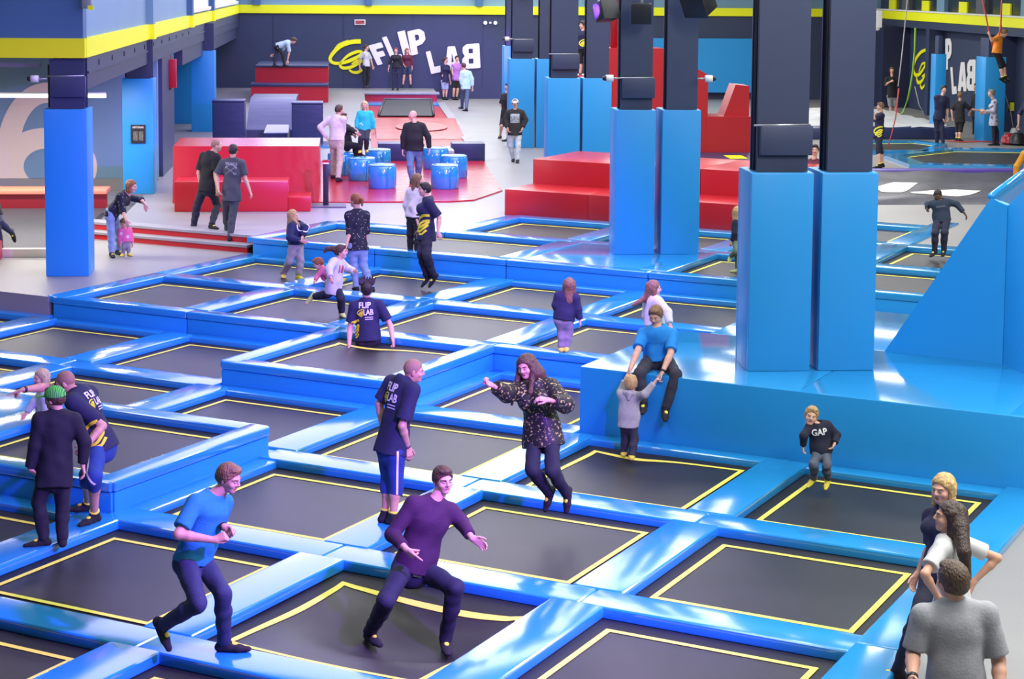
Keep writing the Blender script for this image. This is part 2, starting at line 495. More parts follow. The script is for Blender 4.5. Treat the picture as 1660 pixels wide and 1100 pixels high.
# ------------------------------------------------------------------ trampolines
# level of every cell (row from the front, column from the right); 'P' = padded platform
CELL = {}
for j in range(0, 4): CELL[(-1, j)] = 0
for j in range(0, 5): CELL[(0, j)] = 0
for j in range(0, 3): CELL[(1, j)] = 0
CELL[(1, 3)] = 1; CELL[(1, 4)] = 'P1'
for j in range(0, 7): CELL[(2, j)] = 0
CELL[(3, 0)] = 'P'; CELL[(3, 1)] = 'P'; CELL[(3, 2)] = 0; CELL[(3, 3)] = 1
for j in range(4, 8): CELL[(3, j)] = 0
for j in range(0, 6): CELL[(4, j)] = 1 if j > 1 else 'P'
for j in range(0, 6): CELL[(5, j)] = 1
CELL[(6, 0)] = 'P2'; CELL[(6, 1)] = 2; CELL[(6, 2)] = 2; CELL[(6, 3)] = 'P2'; CELL[(6, 4)] = 2; CELL[(6, 5)] = 2
CELL[(7, 1)] = 2; CELL[(7, 2)] = 2; CELL[(7, 3)] = 2; CELL[(7, 4)] = 2
CELL[(8, 2)] = 2
LONG = {(6, 5): ('b', 2), (8, 2): ('a', 1)}             # (6,5)+(6,4) share one long bed
SKIP_BED = {(6, 4)}
NOPAD_BETWEEN = {((6, 5), (6, 4))}


def lev(c):
    v = CELL.get(c)
    if v is None: return None
    if v == 'P': return 0.80
    if v == 'P1': return L[1]
    if v == 'P2': return L[2]
    return L[v]


ORD = ['first', 'second', 'third', 'fourth', 'fifth', 'sixth', 'seventh', 'eighth', 'ninth', 'tenth', 'eleventh']


def where(i, j):
    return '%s row, %s from right' % (ORD[i + 1], ORD[j])


TLABEL = {
    (0, 1): 'black trampoline bed sagging under the feet of the man in the purple sweater',
    (2, 1): 'black trampoline under the toddler in the grey hoodie below the blue platform',
    (2, 0): 'black trampoline under the jumping toddler in the dark lettered sweater',
    (1, 0): 'black trampoline in front of the lettered toddler, beside the white tee woman',
    (0, 0): 'black trampoline cut off by the bottom edge, beside the man in the grey tee',
    (3, 3): 'raised trampoline where the guard in the navy tee sits with arms spread',
    (4, 4): 'raised trampoline under the running girl in the white sweatshirt',
    (4, 2): 'raised trampoline under the girl in grey leggings with yellow socks',
    (5, 5): 'raised trampoline under the blonde girl in the navy hoodie',
    (5, 4): 'raised trampoline under the jumping guard with the yellow spiral on the tee',
    (6, 5): 'long trampoline on the top terrace behind the dotted-top woman',
    (7, 1): 'small trampoline under the jumping boy in dark clothes behind the blue pillars',
    (1, 3): 'raised trampoline behind the boy with the bright green cap',
    (8, 2): 'long grey trampoline behind the jumping boy, right of the tall blue pillars',
    (0, 2): 'black trampoline left of the jogging man, in front of the green cap boy',
    (1, 2): 'black trampoline behind the man in the blue tee',
    (1, 1): 'black trampoline between the purple sweater man and the jumping woman',
}
SAG = {(0, 1): [(gp(606, 1048, -0.27)[:2], 0.20, 0.36), (gp(724, 1062, -0.27)[:2], 0.17, 0.34)],
       (3, 3): [(gp(600, 560, .3)[:2], 0.05, 0.35)],
       (2, 1): [(gp(1018, 745, 0)[:2], 0.05, 0.25)]}


def sag_z(c, w):
    z = 0.0
    for p, d, s in SAG.get(c, []):
        r2 = float((w[0] - p[0]) ** 2 + (w[1] - p[1]) ** 2)
        z -= d * math.exp(-r2 / (2 * s * s)) + d * 0.35 * math.exp(-r2 / (2 * (2.2 * s) ** 2))
    return z


def trampoline(i, j):
    c = (i, j); z = L[CELL[c]]
    sa, sb = SQA, SQB
    if c == (6, 5): sb = SQB + PB
    if c == (8, 2): sa = SQA + 0.9
    a1 = ai(i) + (0.9 if c == (8, 2) else 0); a0 = a1 - sa; b0 = bj(j); b1 = b0 + sb
    cen = T((a0 + a1) / 2, (b0 + b1) / 2, z)
    lab = TLABEL.get(c, 'black trampoline with yellow outline in the ' + where(i, j))
    t = empty('trampoline', cen, ROT_T, lab, 'trampoline', 'rectangular trampolines of the grid')
    hx, hy = sb / 2, sa / 2
    dent = c in SAG
    n = 26 if dent else 1

    def zz(x, y):
        if not dent: return 0.0
        w = cen + Matrix.Rotation(ROT_T, 3, 'Z') @ Vector((x, y, 0))
        f = min(1.0, max(0.0, (hx + 0.22 - abs(x)) / 0.35)) * min(1.0, max(0.0, (hy + 0.22 - abs(y)) / 0.35))
        return sag_z(c, w) * f

    def grid(x0, x1, y0, y1, nx, ny, dz):
        vs = [(x0 + (x1 - x0) * p / nx, y0 + (y1 - y0) * q / ny) for q in range(ny + 1) for p in range(nx + 1)]
        return [(x, y, zz(x, y) + dz) for x, y in vs], [(q * (nx + 1) + p, q * (nx + 1) + p + 1, (q + 1) * (nx + 1) + p + 1, (q + 1) * (nx + 1) + p)
                for q in range(ny) for p in range(nx)]
    vs, fs = grid(-hx, hx, -hy, hy, n, n, 0.0)
    me = me_from(vs, fs, 'bed', dent); me.materials.append(M_BED); link('bed', me, t)
    m = 0.235
    # dark spring cover: ring around the bed
    k = len(vs); vs, fs = [], []
    for (x0, x1, y0, y1) in ((-hx - m, hx + m, hy, hy + m), (-hx - m, hx + m, -hy - m, -hy), (-hx - m, -hx, -hy, hy), (hx, hx + m, -hy, hy)):
        gx = 26 if dent and x1 - x0 > 1 else 1; gy = 26 if dent and y1 - y0 > 1 else 1
        v2, f2 = grid(x0, x1, y0, y1, gx, gy, -0.004); o = len(vs)
        vs += v2; fs += [tuple(q + o for q in f) for f in f2]
    me = me_from(vs, fs, 'spring_cover'); me.materials.append(M_GAP); link('spring_cover', me, t)
    w = 0.058
    for (x0, x1, y0, y1) in ((-hx, hx, hy - w, hy), (-hx, hx, -hy, -hy + w), (-hx, -hx + w, -hy + w, hy - w), (hx - w, hx, -hy + w, hy - w)):
        v2, f2 = grid(x0, x1, y0, y1, 26 if dent and x1 - x0 > 1 else 1, 26 if dent and y1 - y0 > 1 else 1, 0.006)
        me = me_from(v2, f2, 'stripe', dent); me.materials.append(M_STRIPE); link('stripe', me, t)
    return t


for (i, j), v in sorted(CELL.items()):
    if isinstance(v, int) and (i, j) not in SKIP_BED:
        trampoline(i, j)

# ------------------------------------------------------------------ pads between the trampolines
PADG = 'blue vinyl pads of the trampoline grid'
GA = PA - SQA                          # gap between yellow squares along a and along b
GB = PB - SQB
NPAD = 0


def pad(a0, a1, b0, b1, z, label, th=0.115, bev=0.03, name='safety_pad'):
    """pad with its top at z"""
    o = tbox(name, a0, a1, b0, b1, z - th, z, M_PAD, bev, seg=3)
    return tag(o, label, 'pad', PADG)


def wallpanel(a0, a1, b0, b1, z0, z1, label):
    o = tbox('step_pad', a0, a1, b0, b1, z0, z1, M_WALLPAD, 0.025)
    return tag(o, label, 'pad', 'blue wall pads of the raised terraces')


def edge_a(i, j):
    """boundary between (i,j) and (i+1,j): strip that runs along b"""
    lo, hi = lev((i, j)), lev((i + 1, j))
    if lo is None and hi is None: return
    c = ai(i) + GA / 2; b0 = bj(j) - GB / 2; b1 = b0 + PB
    wh = where(i, j)
    if lo is not None and hi is not None and abs(lo - hi) < 0.01:
        if isinstance(CELL[(i, j)], str) and isinstance(CELL[(i + 1, j)], str): return
        pad(c - 0.22, c + 0.22, b0 + 0.004, b1 - 0.004, lo + PADT, 'long blue pad behind the trampoline in the ' + wh)
        return
    if lo is None:
        pad(c - 0.10, c + 0.25, b0 + 0.004, b1 - 0.004, hi + PADT, 'blue border pad in front of the trampoline in the ' + where(i + 1, j)); return
    if hi is None:
        pad(c - 0.25, c + 0.22, b0 + 0.004, b1 - 0.004, lo + PADT, 'blue border pad behind the trampoline in the ' + wh); return
    z0, z1 = min(lo, hi), max(lo, hi)
    if lo < hi:
        if not isinstance(CELL[(i, j)], str):
            pad(c - 0.27, c - 0.02, b0 + 0.004, b1 - 0.004, lo + PADT - 0.02, 'narrow blue pad below the step behind trampoline in the ' + wh)
        if CELL[(i + 1, j)] != 'P':
            wallpanel(c - 0.02, c + 0.08, b0 + 0.006, b1 - 0.006, lo - 0.05, hi + PADT - 0.115, 'blue wall pad on the step behind trampoline in the ' + wh)
            pad(c - 0.035, c + 0.25, b0 + 0.004, b1 - 0.004, hi + PADT, 'blue edge pad atop the step behind trampoline in the ' + wh)
    else:
        if CELL[(i, j)] != 'P':
            pad(c - 0.25, c + 0.035, b0 + 0.004, b1 - 0.004, lo + PADT, 'blue back edge pad of the raised trampoline in the ' + wh)
            wallpanel(c - 0.08, c + 0.02, b0 + 0.006, b1 - 0.006, hi - 0.05, lo + PADT - 0.115, 'blue rear wall pad of the raised trampoline in the ' + wh)
        if not isinstance(CELL[(i + 1, j)], str):
            pad(c + 0.02, c + 0.27, b0 + 0.004, b1 - 0.004, hi + PADT - 0.02, 'narrow blue pad behind the raised block in the ' + wh)


def edge_b(i, j):
    """boundary between (i,j) and its right neighbour (i,j-1): short pad that runs along a"""
    lf, rt = lev((i, j)), lev((i, j - 1))
    if lf is None and rt is None: return
    if ((i, j), (i, j - 1)) in NOPAD_BETWEEN: return
    c = bj(j) + SQB + GB / 2
    a0 = ai(i) - SQA - GA / 2 + 0.20; a1 = ai(i) + GA / 2 - 0.20
    if (i, j) == (8, 2) or (i, j - 1) == (8, 2): a1 += 0.9
    if lf is not None and rt is not None and abs(lf - rt) < 0.01:
        if isinstance(CELL[(i, j)], str) and isinstance(CELL[(i, j - 1)], str): return
        pad(a0, a1, c - 0.26, c + 0.26, lf + PADT + 0.008, 'short blue pad right of the trampoline in the ' + where(i, j)); return
    a0 -= 0.2; a1 += 0.2
    if lf is None:
        pad(a0, a1, c - 0.15, c + 0.24, rt + PADT + 0.004, 'blue border pad left of the trampoline in the ' + where(i, j - 1)); return
    if rt is None:
        pad(a0, a1, c - 0.25, c + 0.24, lf + PADT + 0.004, 'blue border pad right of the trampoline in the ' + where(i, j)); return
    if lf > rt:
        if CELL[(i, j)] != 'P':
            pad(a0, a1, c - 0.25, c + 0.035, lf + PADT + 0.004, 'blue right edge pad of the raised trampoline in the ' + where(i, j))
            wallpanel(a0 + 0.01, a1 - 0.01, c - 0.08, c + 0.02, rt - 0.05, lf + PADT - 0.115, 'blue right wall pad of the raised trampoline in the ' + where(i, j))
        if not isinstance(CELL[(i, j - 1)], str):
            pad(a0, a1, c + 0.02, c + 0.27, rt + PADT - 0.02, 'narrow blue pad right of the raised block in the ' + where(i, j))
    else:
        if CELL[(i, j - 1)] != 'P':
            pad(a0, a1, c - 0.035, c + 0.25, rt + PADT + 0.004, 'blue left edge pad of the raised trampoline in the ' + where(i, j - 1))
            wallpanel(a0 + 0.01, a1 - 0.01, c - 0.02, c + 0.08, lf - 0.05, rt + PADT - 0.115, 'blue left wall pad of the raised trampoline in the ' + where(i, j - 1))
        if not isinstance(CELL[(i, j)], str):
            pad(a0, a1, c - 0.27, c - 0.02, lf + PADT - 0.02, 'narrow blue pad left of the raised block in the ' + where(i, j))


ED = set()
for (i, j) in CELL:
    ED.add(('a', i, j)); ED.add(('a', i - 1, j)); ED.add(('b', i, j)); ED.add(('b', i, j + 1))
for k, i, j in sorted(ED):
    (edge_a if k == 'a' else edge_b)(i, j)

# padded platform with the seated man and the first pillar pair
ZP = 0.90
pl = empty('padded_platform', T(21.7, -6.9, 0), ROT_T, 'tall light blue padded platform where the man in the blue tee sits', 'platform')
fr = tbox('front_pad', 20.27, 20.45, -9.64, -4.05, -0.02, ZP - 0.002, M_WRAP, 0.02, parent=pl)
for k in range(2):
    b0 = -9.64 + k * 2.80
    tbox('top_pad', 20.28, 23.10, b0 + 0.003, b0 + 2.797, ZP - 0.10, ZP, M_PAD, 0.015, parent=pl)
tbox('core', 20.44, 23.05, -9.60, -4.1, -0.1, ZP - 0.10, M_GAP, parent=pl)
tbox('top_pad', 23.10, 25.9, -9.05, -4.05, ZP - 0.10, ZP, M_PAD, 0.015, parent=pl)
tbox('core', 23.08, 25.85, -9.0, -4.1, -0.1, ZP - 0.10, M_GAP, parent=pl)
tbox('side_pad', 20.30, 25.85, -4.10, -4.02, -0.02, ZP - 0.10, M_WRAP, 0.015, parent=pl)
# flat padded cells
for (i, j), z, lab in (((1, 4), L[1], 'flat blue pad platform beside the blonde child at the left edge'),
                       ((6, 3), L[2], 'flat blue pad platform carrying the second pillar pair'),
                       ((6, 0), L[2], 'flat blue pad platform hidden beside the wedge wall')):
    a0, a1 = ai(i) - SQA - GA / 2 + 0.2, ai(i) + GA / 2 - 0.2
    b0, b1 = bj(j) - GB / 2 + 0.02, bj(j) + SQB + GB / 2 - 0.02
    o = tbox('platform_pad', a0, a1, b0, b1, z - 0.15, z + PADT + 0.002, M_PAD, 0.015)
    tag(o, lab, 'pad')

# wedge wall standing on the platform
wd = empty('wedge_panel', T(23.1, -5.9, ZP), ROT_T, 'large blue triangular wedge wall on the platform, right of the tall pillars', 'wedge')
p0 = [T(23.05, -6.63, ZP), T(23.05, -5.13, ZP), T(23.05, -5.13, 2.88), T(23.05, -5.33, 2.97)]
prism('side_panel', p0, T(0.10, 0, 0), M_WRAP, wd)
prism('edge_post', [T(23.04, -5.24, ZP), T(23.04, -5.12, ZP), T(23.04, -5.12, 2.89), T(23.04, -5.24, 2.93)], T(0.14, 0, 0), M_WRAP, wd)
q0 = np.array([23.05, -5.12]); dq = np.array([-0.56, 0.40]) / 0.688; nq = np.array([0.40, 0.56]) / 0.688
def Q(s, z, t=0.0): p = q0 + dq * s + nq * t; return T(p[0], p[1], z)
prism('turned_panel', [Q(0, ZP), Q(1.7, ZP), Q(1.7, 3.85), Q(0, 2.88)], Vector(Q(0, 0, 0.12)) - Vector(Q(0, 0, 0)), M_WRAP, wd)
prism('slope_panel', [T(23.15, -6.63, ZP), T(23.15, -5.33, 2.97), T(26.4, -5.33, 3.2), T(26.4, -6.63, ZP + 0.2)], Vector((0, 0, -0.08)), M_WRAP, wd)
tube('top_rail', [T(23.05, -5.33, 2.99), T(26.4, -5.33, 3.25)], 0.045, M_PAD, wd)

# ------------------------------------------------------------------ pillars
def pillar(u, v0, v1, zbase, label, boxed=True, lamp=None, d=0.75, ztop=3.33, stop=None):
    """steel pillar v0..v1 with a blue foam wrap up to ztop"""
    w = v1 - v0
    p = empty('padded_pillar', Hh(u + d / 2, (v0 + v1) / 2, zbase), ROT_H, label, 'pillar', 'steel pillars in blue foam wraps')
    t = 0.09
    hbox('wrap_panel', u, u + t, v0, v1, zbase, ztop, M_WRAP, 0.02, parent=p)
    hbox('wrap_panel', u + d - t, u + d, v0, v1, zbase, ztop, M_WRAP, 0.02, parent=p)
    hbox('wrap_panel', u + t, u + d - t, v0, v0 + t, zbase, ztop + 0.002, M_WRAP, 0.01, parent=p)
    hbox('wrap_panel', u + t, u + d - t, v1 - t, v1, zbase, ztop + 0.002, M_WRAP, 0.01, parent=p)
    # navy H section: flanges and web
    a, b = v0 + 0.09, v1 - 0.05; stop = stop or CEIL - 0.02
    hbox('steel_flange', u + 0.13, u + 0.16, a, b, zbase, stop, M_STEELN, parent=p)
    hbox('steel_flange', u + 0.50, u + 0.53, a, b, zbase, stop, M_STEELN, parent=p)
    hbox('steel_web', u + 0.16, u + 0.50, a + 0.04, a + 0.16, zbase, stop, M_STEELN, parent=p)
    if boxed:
        hbox('junction_box', u + 0.02, u + 0.13, a + 0.02, b + 0.03, 3.54, 3.90, M_STEELN, 0.015, parent=p)
        tube('cable_tray', [Hh(u + 0.05, a - 0.06, 3.9), Hh(u + 0.05, a - 0.06, 3.9), Hh(u + 0.05, b, 3.91)], 0.012, M_METAL, p)
    tube('cable', [Hh(u + 0.2, a - 0.02, 3.35), Hh(u + 0.2, a - 0.02, stop - 0.1)], 0.02, M_BLACK, p)
    return p


PRW = [(21.85, 4.81, 5.58, 5.68, 6.38, ZP, 'first pair on the high blue platform'),
       (32.75, 4.73, 5.45, 5.57, 6.27, L[2] + PADT, 'second pair on the middle terrace'),
       (43.60, 4.65, 5.43, 5.49, 6.18, F2, 'third pair behind the red steps'),
       (54.50, 4.67, 5.42, 5.48, 6.20, F2, 'fourth pair by the walking boy in the cap')]
for u_, a0, a1, b0, b1, z_, lab in PRW:
    pillar(u_, a0, a1, z_, 'left blue wrapped pillar of the ' + lab, True)
    pillar(u_, b0, b1, z_, 'right blue wrapped pillar of the ' + lab, False)
pillar(65.4, 5.40, 6.10, F2, 'farthest blue wrapped pillar in the row of pairs', False)
pillar(32.63, -5.31, -4.57, F1, 'near left column in bright blue foam under the mezzanine', True, stop=4.2)
pillar(42.70, -5.19, -4.49, F2, 'second left column in blue foam with a dark notice on it', False, stop=4.2)
pillar(59.50, -5.06, -4.32, F2, 'third left column in blue foam at the far opening', False, stop=4.2)
o = hbox('padded_block', 62.0, 64.0, -6.4, -4.9, F2, 3.24, M_WRAP, 0.02); tag(o, 'blue padded wall block behind the third left column', 'pad')
nb = empty('notice_board', Hh(42.6, -4.8, 1.95), ROT_H, 'small dark rules notice with pale figures on the second left column', 'sign')
va, za = atu(212, 202, 42.68); vb, zb = atu(236, 232, 42.68)
hbox('notice_panel', 42.66, 42.69, va, vb, zb, za, M_BLACK, parent=nb)
for k in range(2):
    vc = va + (vb - va) * (0.32 + 0.38 * k)
    hbox('notice_figure', 42.652, 42.66, vc - 0.05, vc + 0.05, zb + 0.06, zb + 0.27, mat('print_olive', (0.10, 0.11, 0.07), 0.6, noise=(25, .9)), parent=nb)
hbox('notice_title', 42.652, 42.66, va + 0.04, vb - 0.04, za - 0.08, za - 0.035, mat('print_grey', (0.30, 0.28, 0.24), 0.6, noise=(30, .8)), parent=nb)

# hose reel / alarm panel on the left wall
fp = empty('fire_cabinet', Hh(49.0, -4.7, 2.6), ROT_H, 'red and black cabinet hung high on the left wall', 'cabinet')
u0_, z0_ = 48.3, 2.72
hbox('cabinet_body', 48.3, 48.9, -4.80, -4.62, 2.75, 3.50, M_BLACK, 0.01, parent=fp)
hbox('cabinet_door', 48.25, 48.45, -4.66, -4.48, 2.80, 3.54, M_RED, 0.01, parent=fp)
tube('cabinet_cable', [Hh(48.6, -4.66, 3.50), Hh(48.6, -4.66, 3.66)], 0.015, M_BLACK, fp)

# lamps and speakers on the pillars
def stage_lamp(u, v, z, yaw, pitch, label, s=0.34):
    e = empty('stage_lamp', Hh(u, v, z), ROT_H, label, 'lamp', 'black stage lamps on the pillars')
    R = Matrix.Rotation(ROT_H + yaw, 3, 'Z') @ Matrix.Rotation(pitch, 3, 'X')
    for nm, me_, m_, off in (('housing', boxme(s, s * 0.8, s, 0.04), M_BLACK, (0, 0, 0)), ('front_rim', boxme(s * 1.06, 0.04, s * 1.06, 0.012), M_BLACK, (0, -s * .42, -0.012)),
                             ('bracket', boxme(0.05, 0.05, s * 1.1, 0.01), M_METAL, (0, s * .35, s * .4))):
        o = box(nm, Vector((0, 0, 0)), tuple(), m_) if False else None
        me2 = me_.copy(); me2.materials.clear(); me2.materials.append(m_)
        o = link(nm, me2); o.location = Vector(Hh(u, v, z)) + R @ Vector(off); o.rotation_euler = R.to_euler(); keep_parent(o, e)
    return e


stage_lamp(32.40, 4.50, 4.93, 0.5, -0.35, 'left black stage lamp on the second pillar pair')
stage_lamp(32.35, 5.10, 4.90, -0.2, 0.1, 'right black stage lamp on the second pillar pair')
stage_lamp(32.2, 6.15, 5.10, -0.8, 0.5, 'large tilted black speaker at the top of the second pillar pair', 0.46)
stage_lamp(54.3, 5.1, 5.2, 0.0, -0.3, 'small black lamp high on the fourth pillar pair', 0.3)
for u_, v_, z_, lab in ((32.7, 4.66, 3.90, 'small white camera left of the second pillar pair'), (32.7, 6.32, 3.90, 'small white camera right of the second pillar pair'),
                        (54.5, 4.66, 3.92, 'small white camera by the fourth pillar pair'), (32.6, -5.38, 3.86, 'small white camera on the near left column')):
    e = empty('security_camera', Hh(u_, v_, z_), ROT_H, lab, 'camera', 'small white security cameras')
    s_ = 1 if v_ > 5.5 else -1
    tube('camera_body', [Hh(u_, v_, z_), Hh(u_, v_ + 0.13 * s_, z_)], [0.062, 0.062], M_WHITE, e, 14)
    tube('camera_lens', [Hh(u_, v_ + 0.13 * s_, z_), Hh(u_, v_ + 0.19 * s_, z_)], [0.05, 0.035], M_BLACK, e, 14)
    tube('camera_arm', [Hh(u_, v_, z_), Hh(u_ + 0.02, v_ - 0.14 * s_, z_)], 0.015, M_METAL, e, 8)

ew = empty('wall_floodlight', Hh(32.5, -4.5, 5.15), ROT_H, 'small grey floodlight with a yellow edge at the top of the left mezzanine corner', 'lamp')
hbox('lamp_body', 32.4, 32.6, -4.60, -4.44, 5.08, 5.5, M_METAL, 0.01, parent=ew); hbox('lamp_edge', 32.38, 32.42, -4.50, -4.40, 5.06, 5.13, M_BAND, parent=ew)
# strip lamp under the mezzanine
sl = empty('strip_lamp', Hh(36, -6.6, 3.35), ROT_H, 'long white strip lamp hanging under the left mezzanine', 'lamp')
hbox('lamp_tube', 35.98, 36.06, -9.5, -4.68, 3.32, 3.385, mat('tube_glow', (0.9, 0.9, 0.85), 0.4, emit=((1, 0.97, 0.9), 2.2)), parent=sl)
hbox('lamp_channel', 36.0, 36.05, -9.5, -4.68, 3.385, 3.42, M_WHITE, parent=sl)

for u_ in (36.02, 40.5):
    area('strip_and_fill_light', Hh(u_, -8.0, 3.30), 6.5, 0.12, 380, (1.0, 0.93, 0.82))  # the deeper one has no lamp, added to brighten the numeral wall
# bench and black pit under the left mezzanine
rb = empty('red_bench', Hh(41.5, -8, F1), ROT_H, 'long dark red bench with an orange top under the numeral wall', 'bench')
hbox('bench_front', 41.5, 41.6, -14, -5.4, F1, 0.83, mat('vinyl_dark_red', (0.20, 0.006, 0.012), 0.4), parent=rb)
hbox('bench_top', 41.45, 42.2, -14, -5.4, 0.83, 0.93, mat('vinyl_orange', (0.85, 0.25, 0.14), 0.4), 0.02, parent=rb)
o = hbox('black_airbag', 35.1, 41.45, -14, -5.4, F1, 0.53, mat('airbag_charcoal', (0.035, 0.037, 0.05), 0.55, bump=(1.5, .8)), 0.06)
tag(o, 'charcoal landing cushion in front of the dark red bench', 'cushion')
o = hbox('cream_kerb', 34.92, 35.08, -14, -5.4, F1, 0.56, M_CREAM, 0.01); tag(o, 'low cream kerb behind the near left column', 'kerb')
o = hbox('red_block', 34.2, 34.8, -8.0, -6.45, F1, 0.75, M_RED, 0.03); tag(o, 'small red foam block at the left edge of the view', 'block')

# red jump area --------------------------------------------------
rbn = empty('red_steps_low', Hh(39.4, -2.3, F2), ROT_H, 'long low red box with a lower step, in front of the slanted red mat', 'block')
hbox('box_body', 39.4, 40.35, -3.72, -1.33, F2, 1.33, M_RED, 0.02, parent=rbn)
hbox('step_body', 39.4, 40.35, -1.33, -0.85, F2, 1.0, M_RED, 0.02, parent=rbn)
pts = [Hh(40.9, -3.9, F2), Hh(41.15, -3.9, 1.93), Hh(42.9, -3.9, 1.97), Hh(43.4, -3.9, F2)]
o = prism('slanted_red_mat', pts, Hh(0, 3.2), M_REDMAT); tag(o, 'big glossy red crash mat behind the two men on the steps', 'mat')
po = empty('black_post', Hh(40.3, -0.54, F2), ROT_H, 'slim black barrier post with a red and white top', 'post')
hbox('post_tube', 40.27, 40.37, -0.60, -0.48, F2 + 0.03, 1.62, M_BLACK, 0.01, parent=po)
hbox('post_base', 40.0, 40.7, -0.88, -0.1, F2, F2 + 0.03, M_DGREY, parent=po)
hbox('post_cap', 40.26, 40.38, -0.61, -0.47, 1.62, 1.70, M_WHITE, 0.01, parent=po); hbox('post_ring', 40.255, 40.385, -0.615, -0.465, 1.655, 1.70, M_RED, parent=po)
mp = [(40.8, -2.2), (40.95, 2.2), (41.2, 2.75), (43.1, 3.55), (50.2, 3.62), (50.2, -0.9), (44, -0.8), (43.5, -2.2)]
o = prism('red_floor_mat', [Hh(u, v, F2) for u, v in mp], (0, 0, 0.035), M_REDMAT); tag(o, 'wide glossy red floor mat under the blue drums', 'mat')
DR = [(43.63, 0.74, 'front left blue drum'), (45.35, 0.27, 'blue drum under the seated man foot'), (47.6, 0.70, 'blue drum where the turquoise girl stands'),
      (43.55, 2.22, 'front right blue drum'), (45.95, 2.57, 'rightmost blue drum, its top white with glare'), (48.1, 2.21, 'blue drum at the back right'),
      (46.6, -0.25, 'blue drum the man in black sits on')]
for u_, v_, lab in DR:
    c = Hh(u_, v_, F2 + 0.035)
    d = empty('foam_drum', c, 0, lab + ' on the red mat', 'drum', 'blue foam drums on the red mat')
    lathe('drum_body', c, [(0.02, 0.0), (0.31, 0.0), (0.33, 0.03), (0.335, 0.28), (0.33, 0.51), (0.315, 0.53)], M_PAD, 32, d)
    lathe('drum_lid', c, [(0.315, 0.53), (0.325, 0.545), (0.30, 0.565), (0.02, 0.575)], M_PAD, 32, d)
    hbox('drum_seam', u_ - 0.345, u_ - 0.325, v_ + 0.12, v_ + 0.135, F2 + 0.05, F2 + 0.54, M_PAD, parent=d)
nl = empty('navy_low_wall', Hh(50.4, 2.2, F2), ROT_H, 'low navy padded wall behind the big man in the black shirt', 'pad')
hbox('wall_body', 50.25, 51.0, 0.74, 2.0, F2, 1.19, M_NAVYV, 0.02, parent=nl); hbox('wall_body', 50.3, 51.0, 2.75, 3.66, F2, 1.19, M_NAVYV, 0.02, parent=nl)
hbox('grey_table', 49.6, 51.0, 1.98, 2.78, 0.96, 1.06, mat('vinyl_grey', (0.36, 0.38, 0.40), 0.35), 0.015, parent=nl); hbox('table_base', 49.75, 51.0, 2.05, 2.72, F2, 0.96, M_NAVYV, parent=nl)

# pit with slanted trampoline and ring mat
pt = empty('foam_pit', Hh(62, 2.1, F2), ROT_H, 'sunken red foam pit with grey coping in front of the deck', 'pit')
hbox('pit_wall', 74.3, 74.4, 0.55, 3.45, F2, 1.06, M_RED, parent=pt); hbox('pit_coping', 74.2, 74.9, 0.5, 3.55, 1.06, 1.13, M_CONCD, 0.01, parent=pt)
hbox('pit_coping', 52.5, 74.4, 3.45, 3.75, F2, F2 + 0.06, M_CONCD, 0.01, parent=pt)
hbox('pit_coping', 57, 74.4, 0.38, 0.62, F2, F2 + 0.08, M_CONCD, 0.01, parent=pt)
hbox('pit_floor', 52.0, 74.3, 0.62, 3.45, F2 + 0.002, F2 + 0.02, M_RED, parent=pt)
hbox('pit_pad', 72.6, 74.2, 0.62, 3.45, F2 + 0.02, F2 + 0.10, M_PAD, 0.02, parent=pt)
pts = [Hh(62.2, 0.75, F2 + 0.02), Hh(66.0, 0.75, 0.98), Hh(66.4, 0.75, F2 + 0.02)]
rm = empty('ring_mat', Hh(64, 2.1, F2), ROT_H, 'slanted red mat with a darker red oval, behind the man in the black shirt', 'mat')
pts = [Hh(57.2, 0.80, F2 + 0.03), Hh(62.8, 0.80, 0.96), Hh(63.2, 0.80, F2 + 0.03)]
prism('mat_slope', pts, Hh(0, 2.74), M_REDMAT, rm)
vs = []; 
for k in range(40):
    t_ = 2 * math.pi * k / 40; uu = 60.2 + 1.1 * math.sin(t_); vs.append(Hh(uu, 2.3 + 0.85 * math.cos(t_), F2 + 0.03 + (uu - 57.2) * 0.0482 + 0.01))
prism('oval_hole', vs, (0, 0, 0.006), mat('vinyl_deep_red', (0.36, 0.004, 0.008), 0.35), rm)
sm = empty('slanted_trampoline', Hh(71, 2.2, F2), ROT_H, 'black slanted wall trampoline with grey top rail in the red pit', 'trampoline')
prism('sloped_bed', [Hh(66.6, 1.05, F2 + 0.05), Hh(66.6, 2.95, F2 + 0.05), Hh(71.8, 3.1, 0.98), Hh(71.8, 1.35, 0.98)], (0, 0, 0.03), M_GAP, sm)
tube('top_rail', [Hh(71.8, 1.3, 1.02), Hh(71.8, 3.12, 1.02)], 0.05, M_DGREY, sm); tube('side_rail', [Hh(71.8, 1.3, 1.0), Hh(66.6, 1.0, F2 + 0.09)], 0.05, M_BLACK, sm); tube('side_rail', [Hh(71.8, 3.12, 1.0), Hh(66.6, 2.98, F2 + 0.09)], 0.05, M_BLACK, sm)

# navy roll area, back left
def hb(name, label, cat, *a, **k):
    return tag(hbox(name, *a, **k), label, cat)


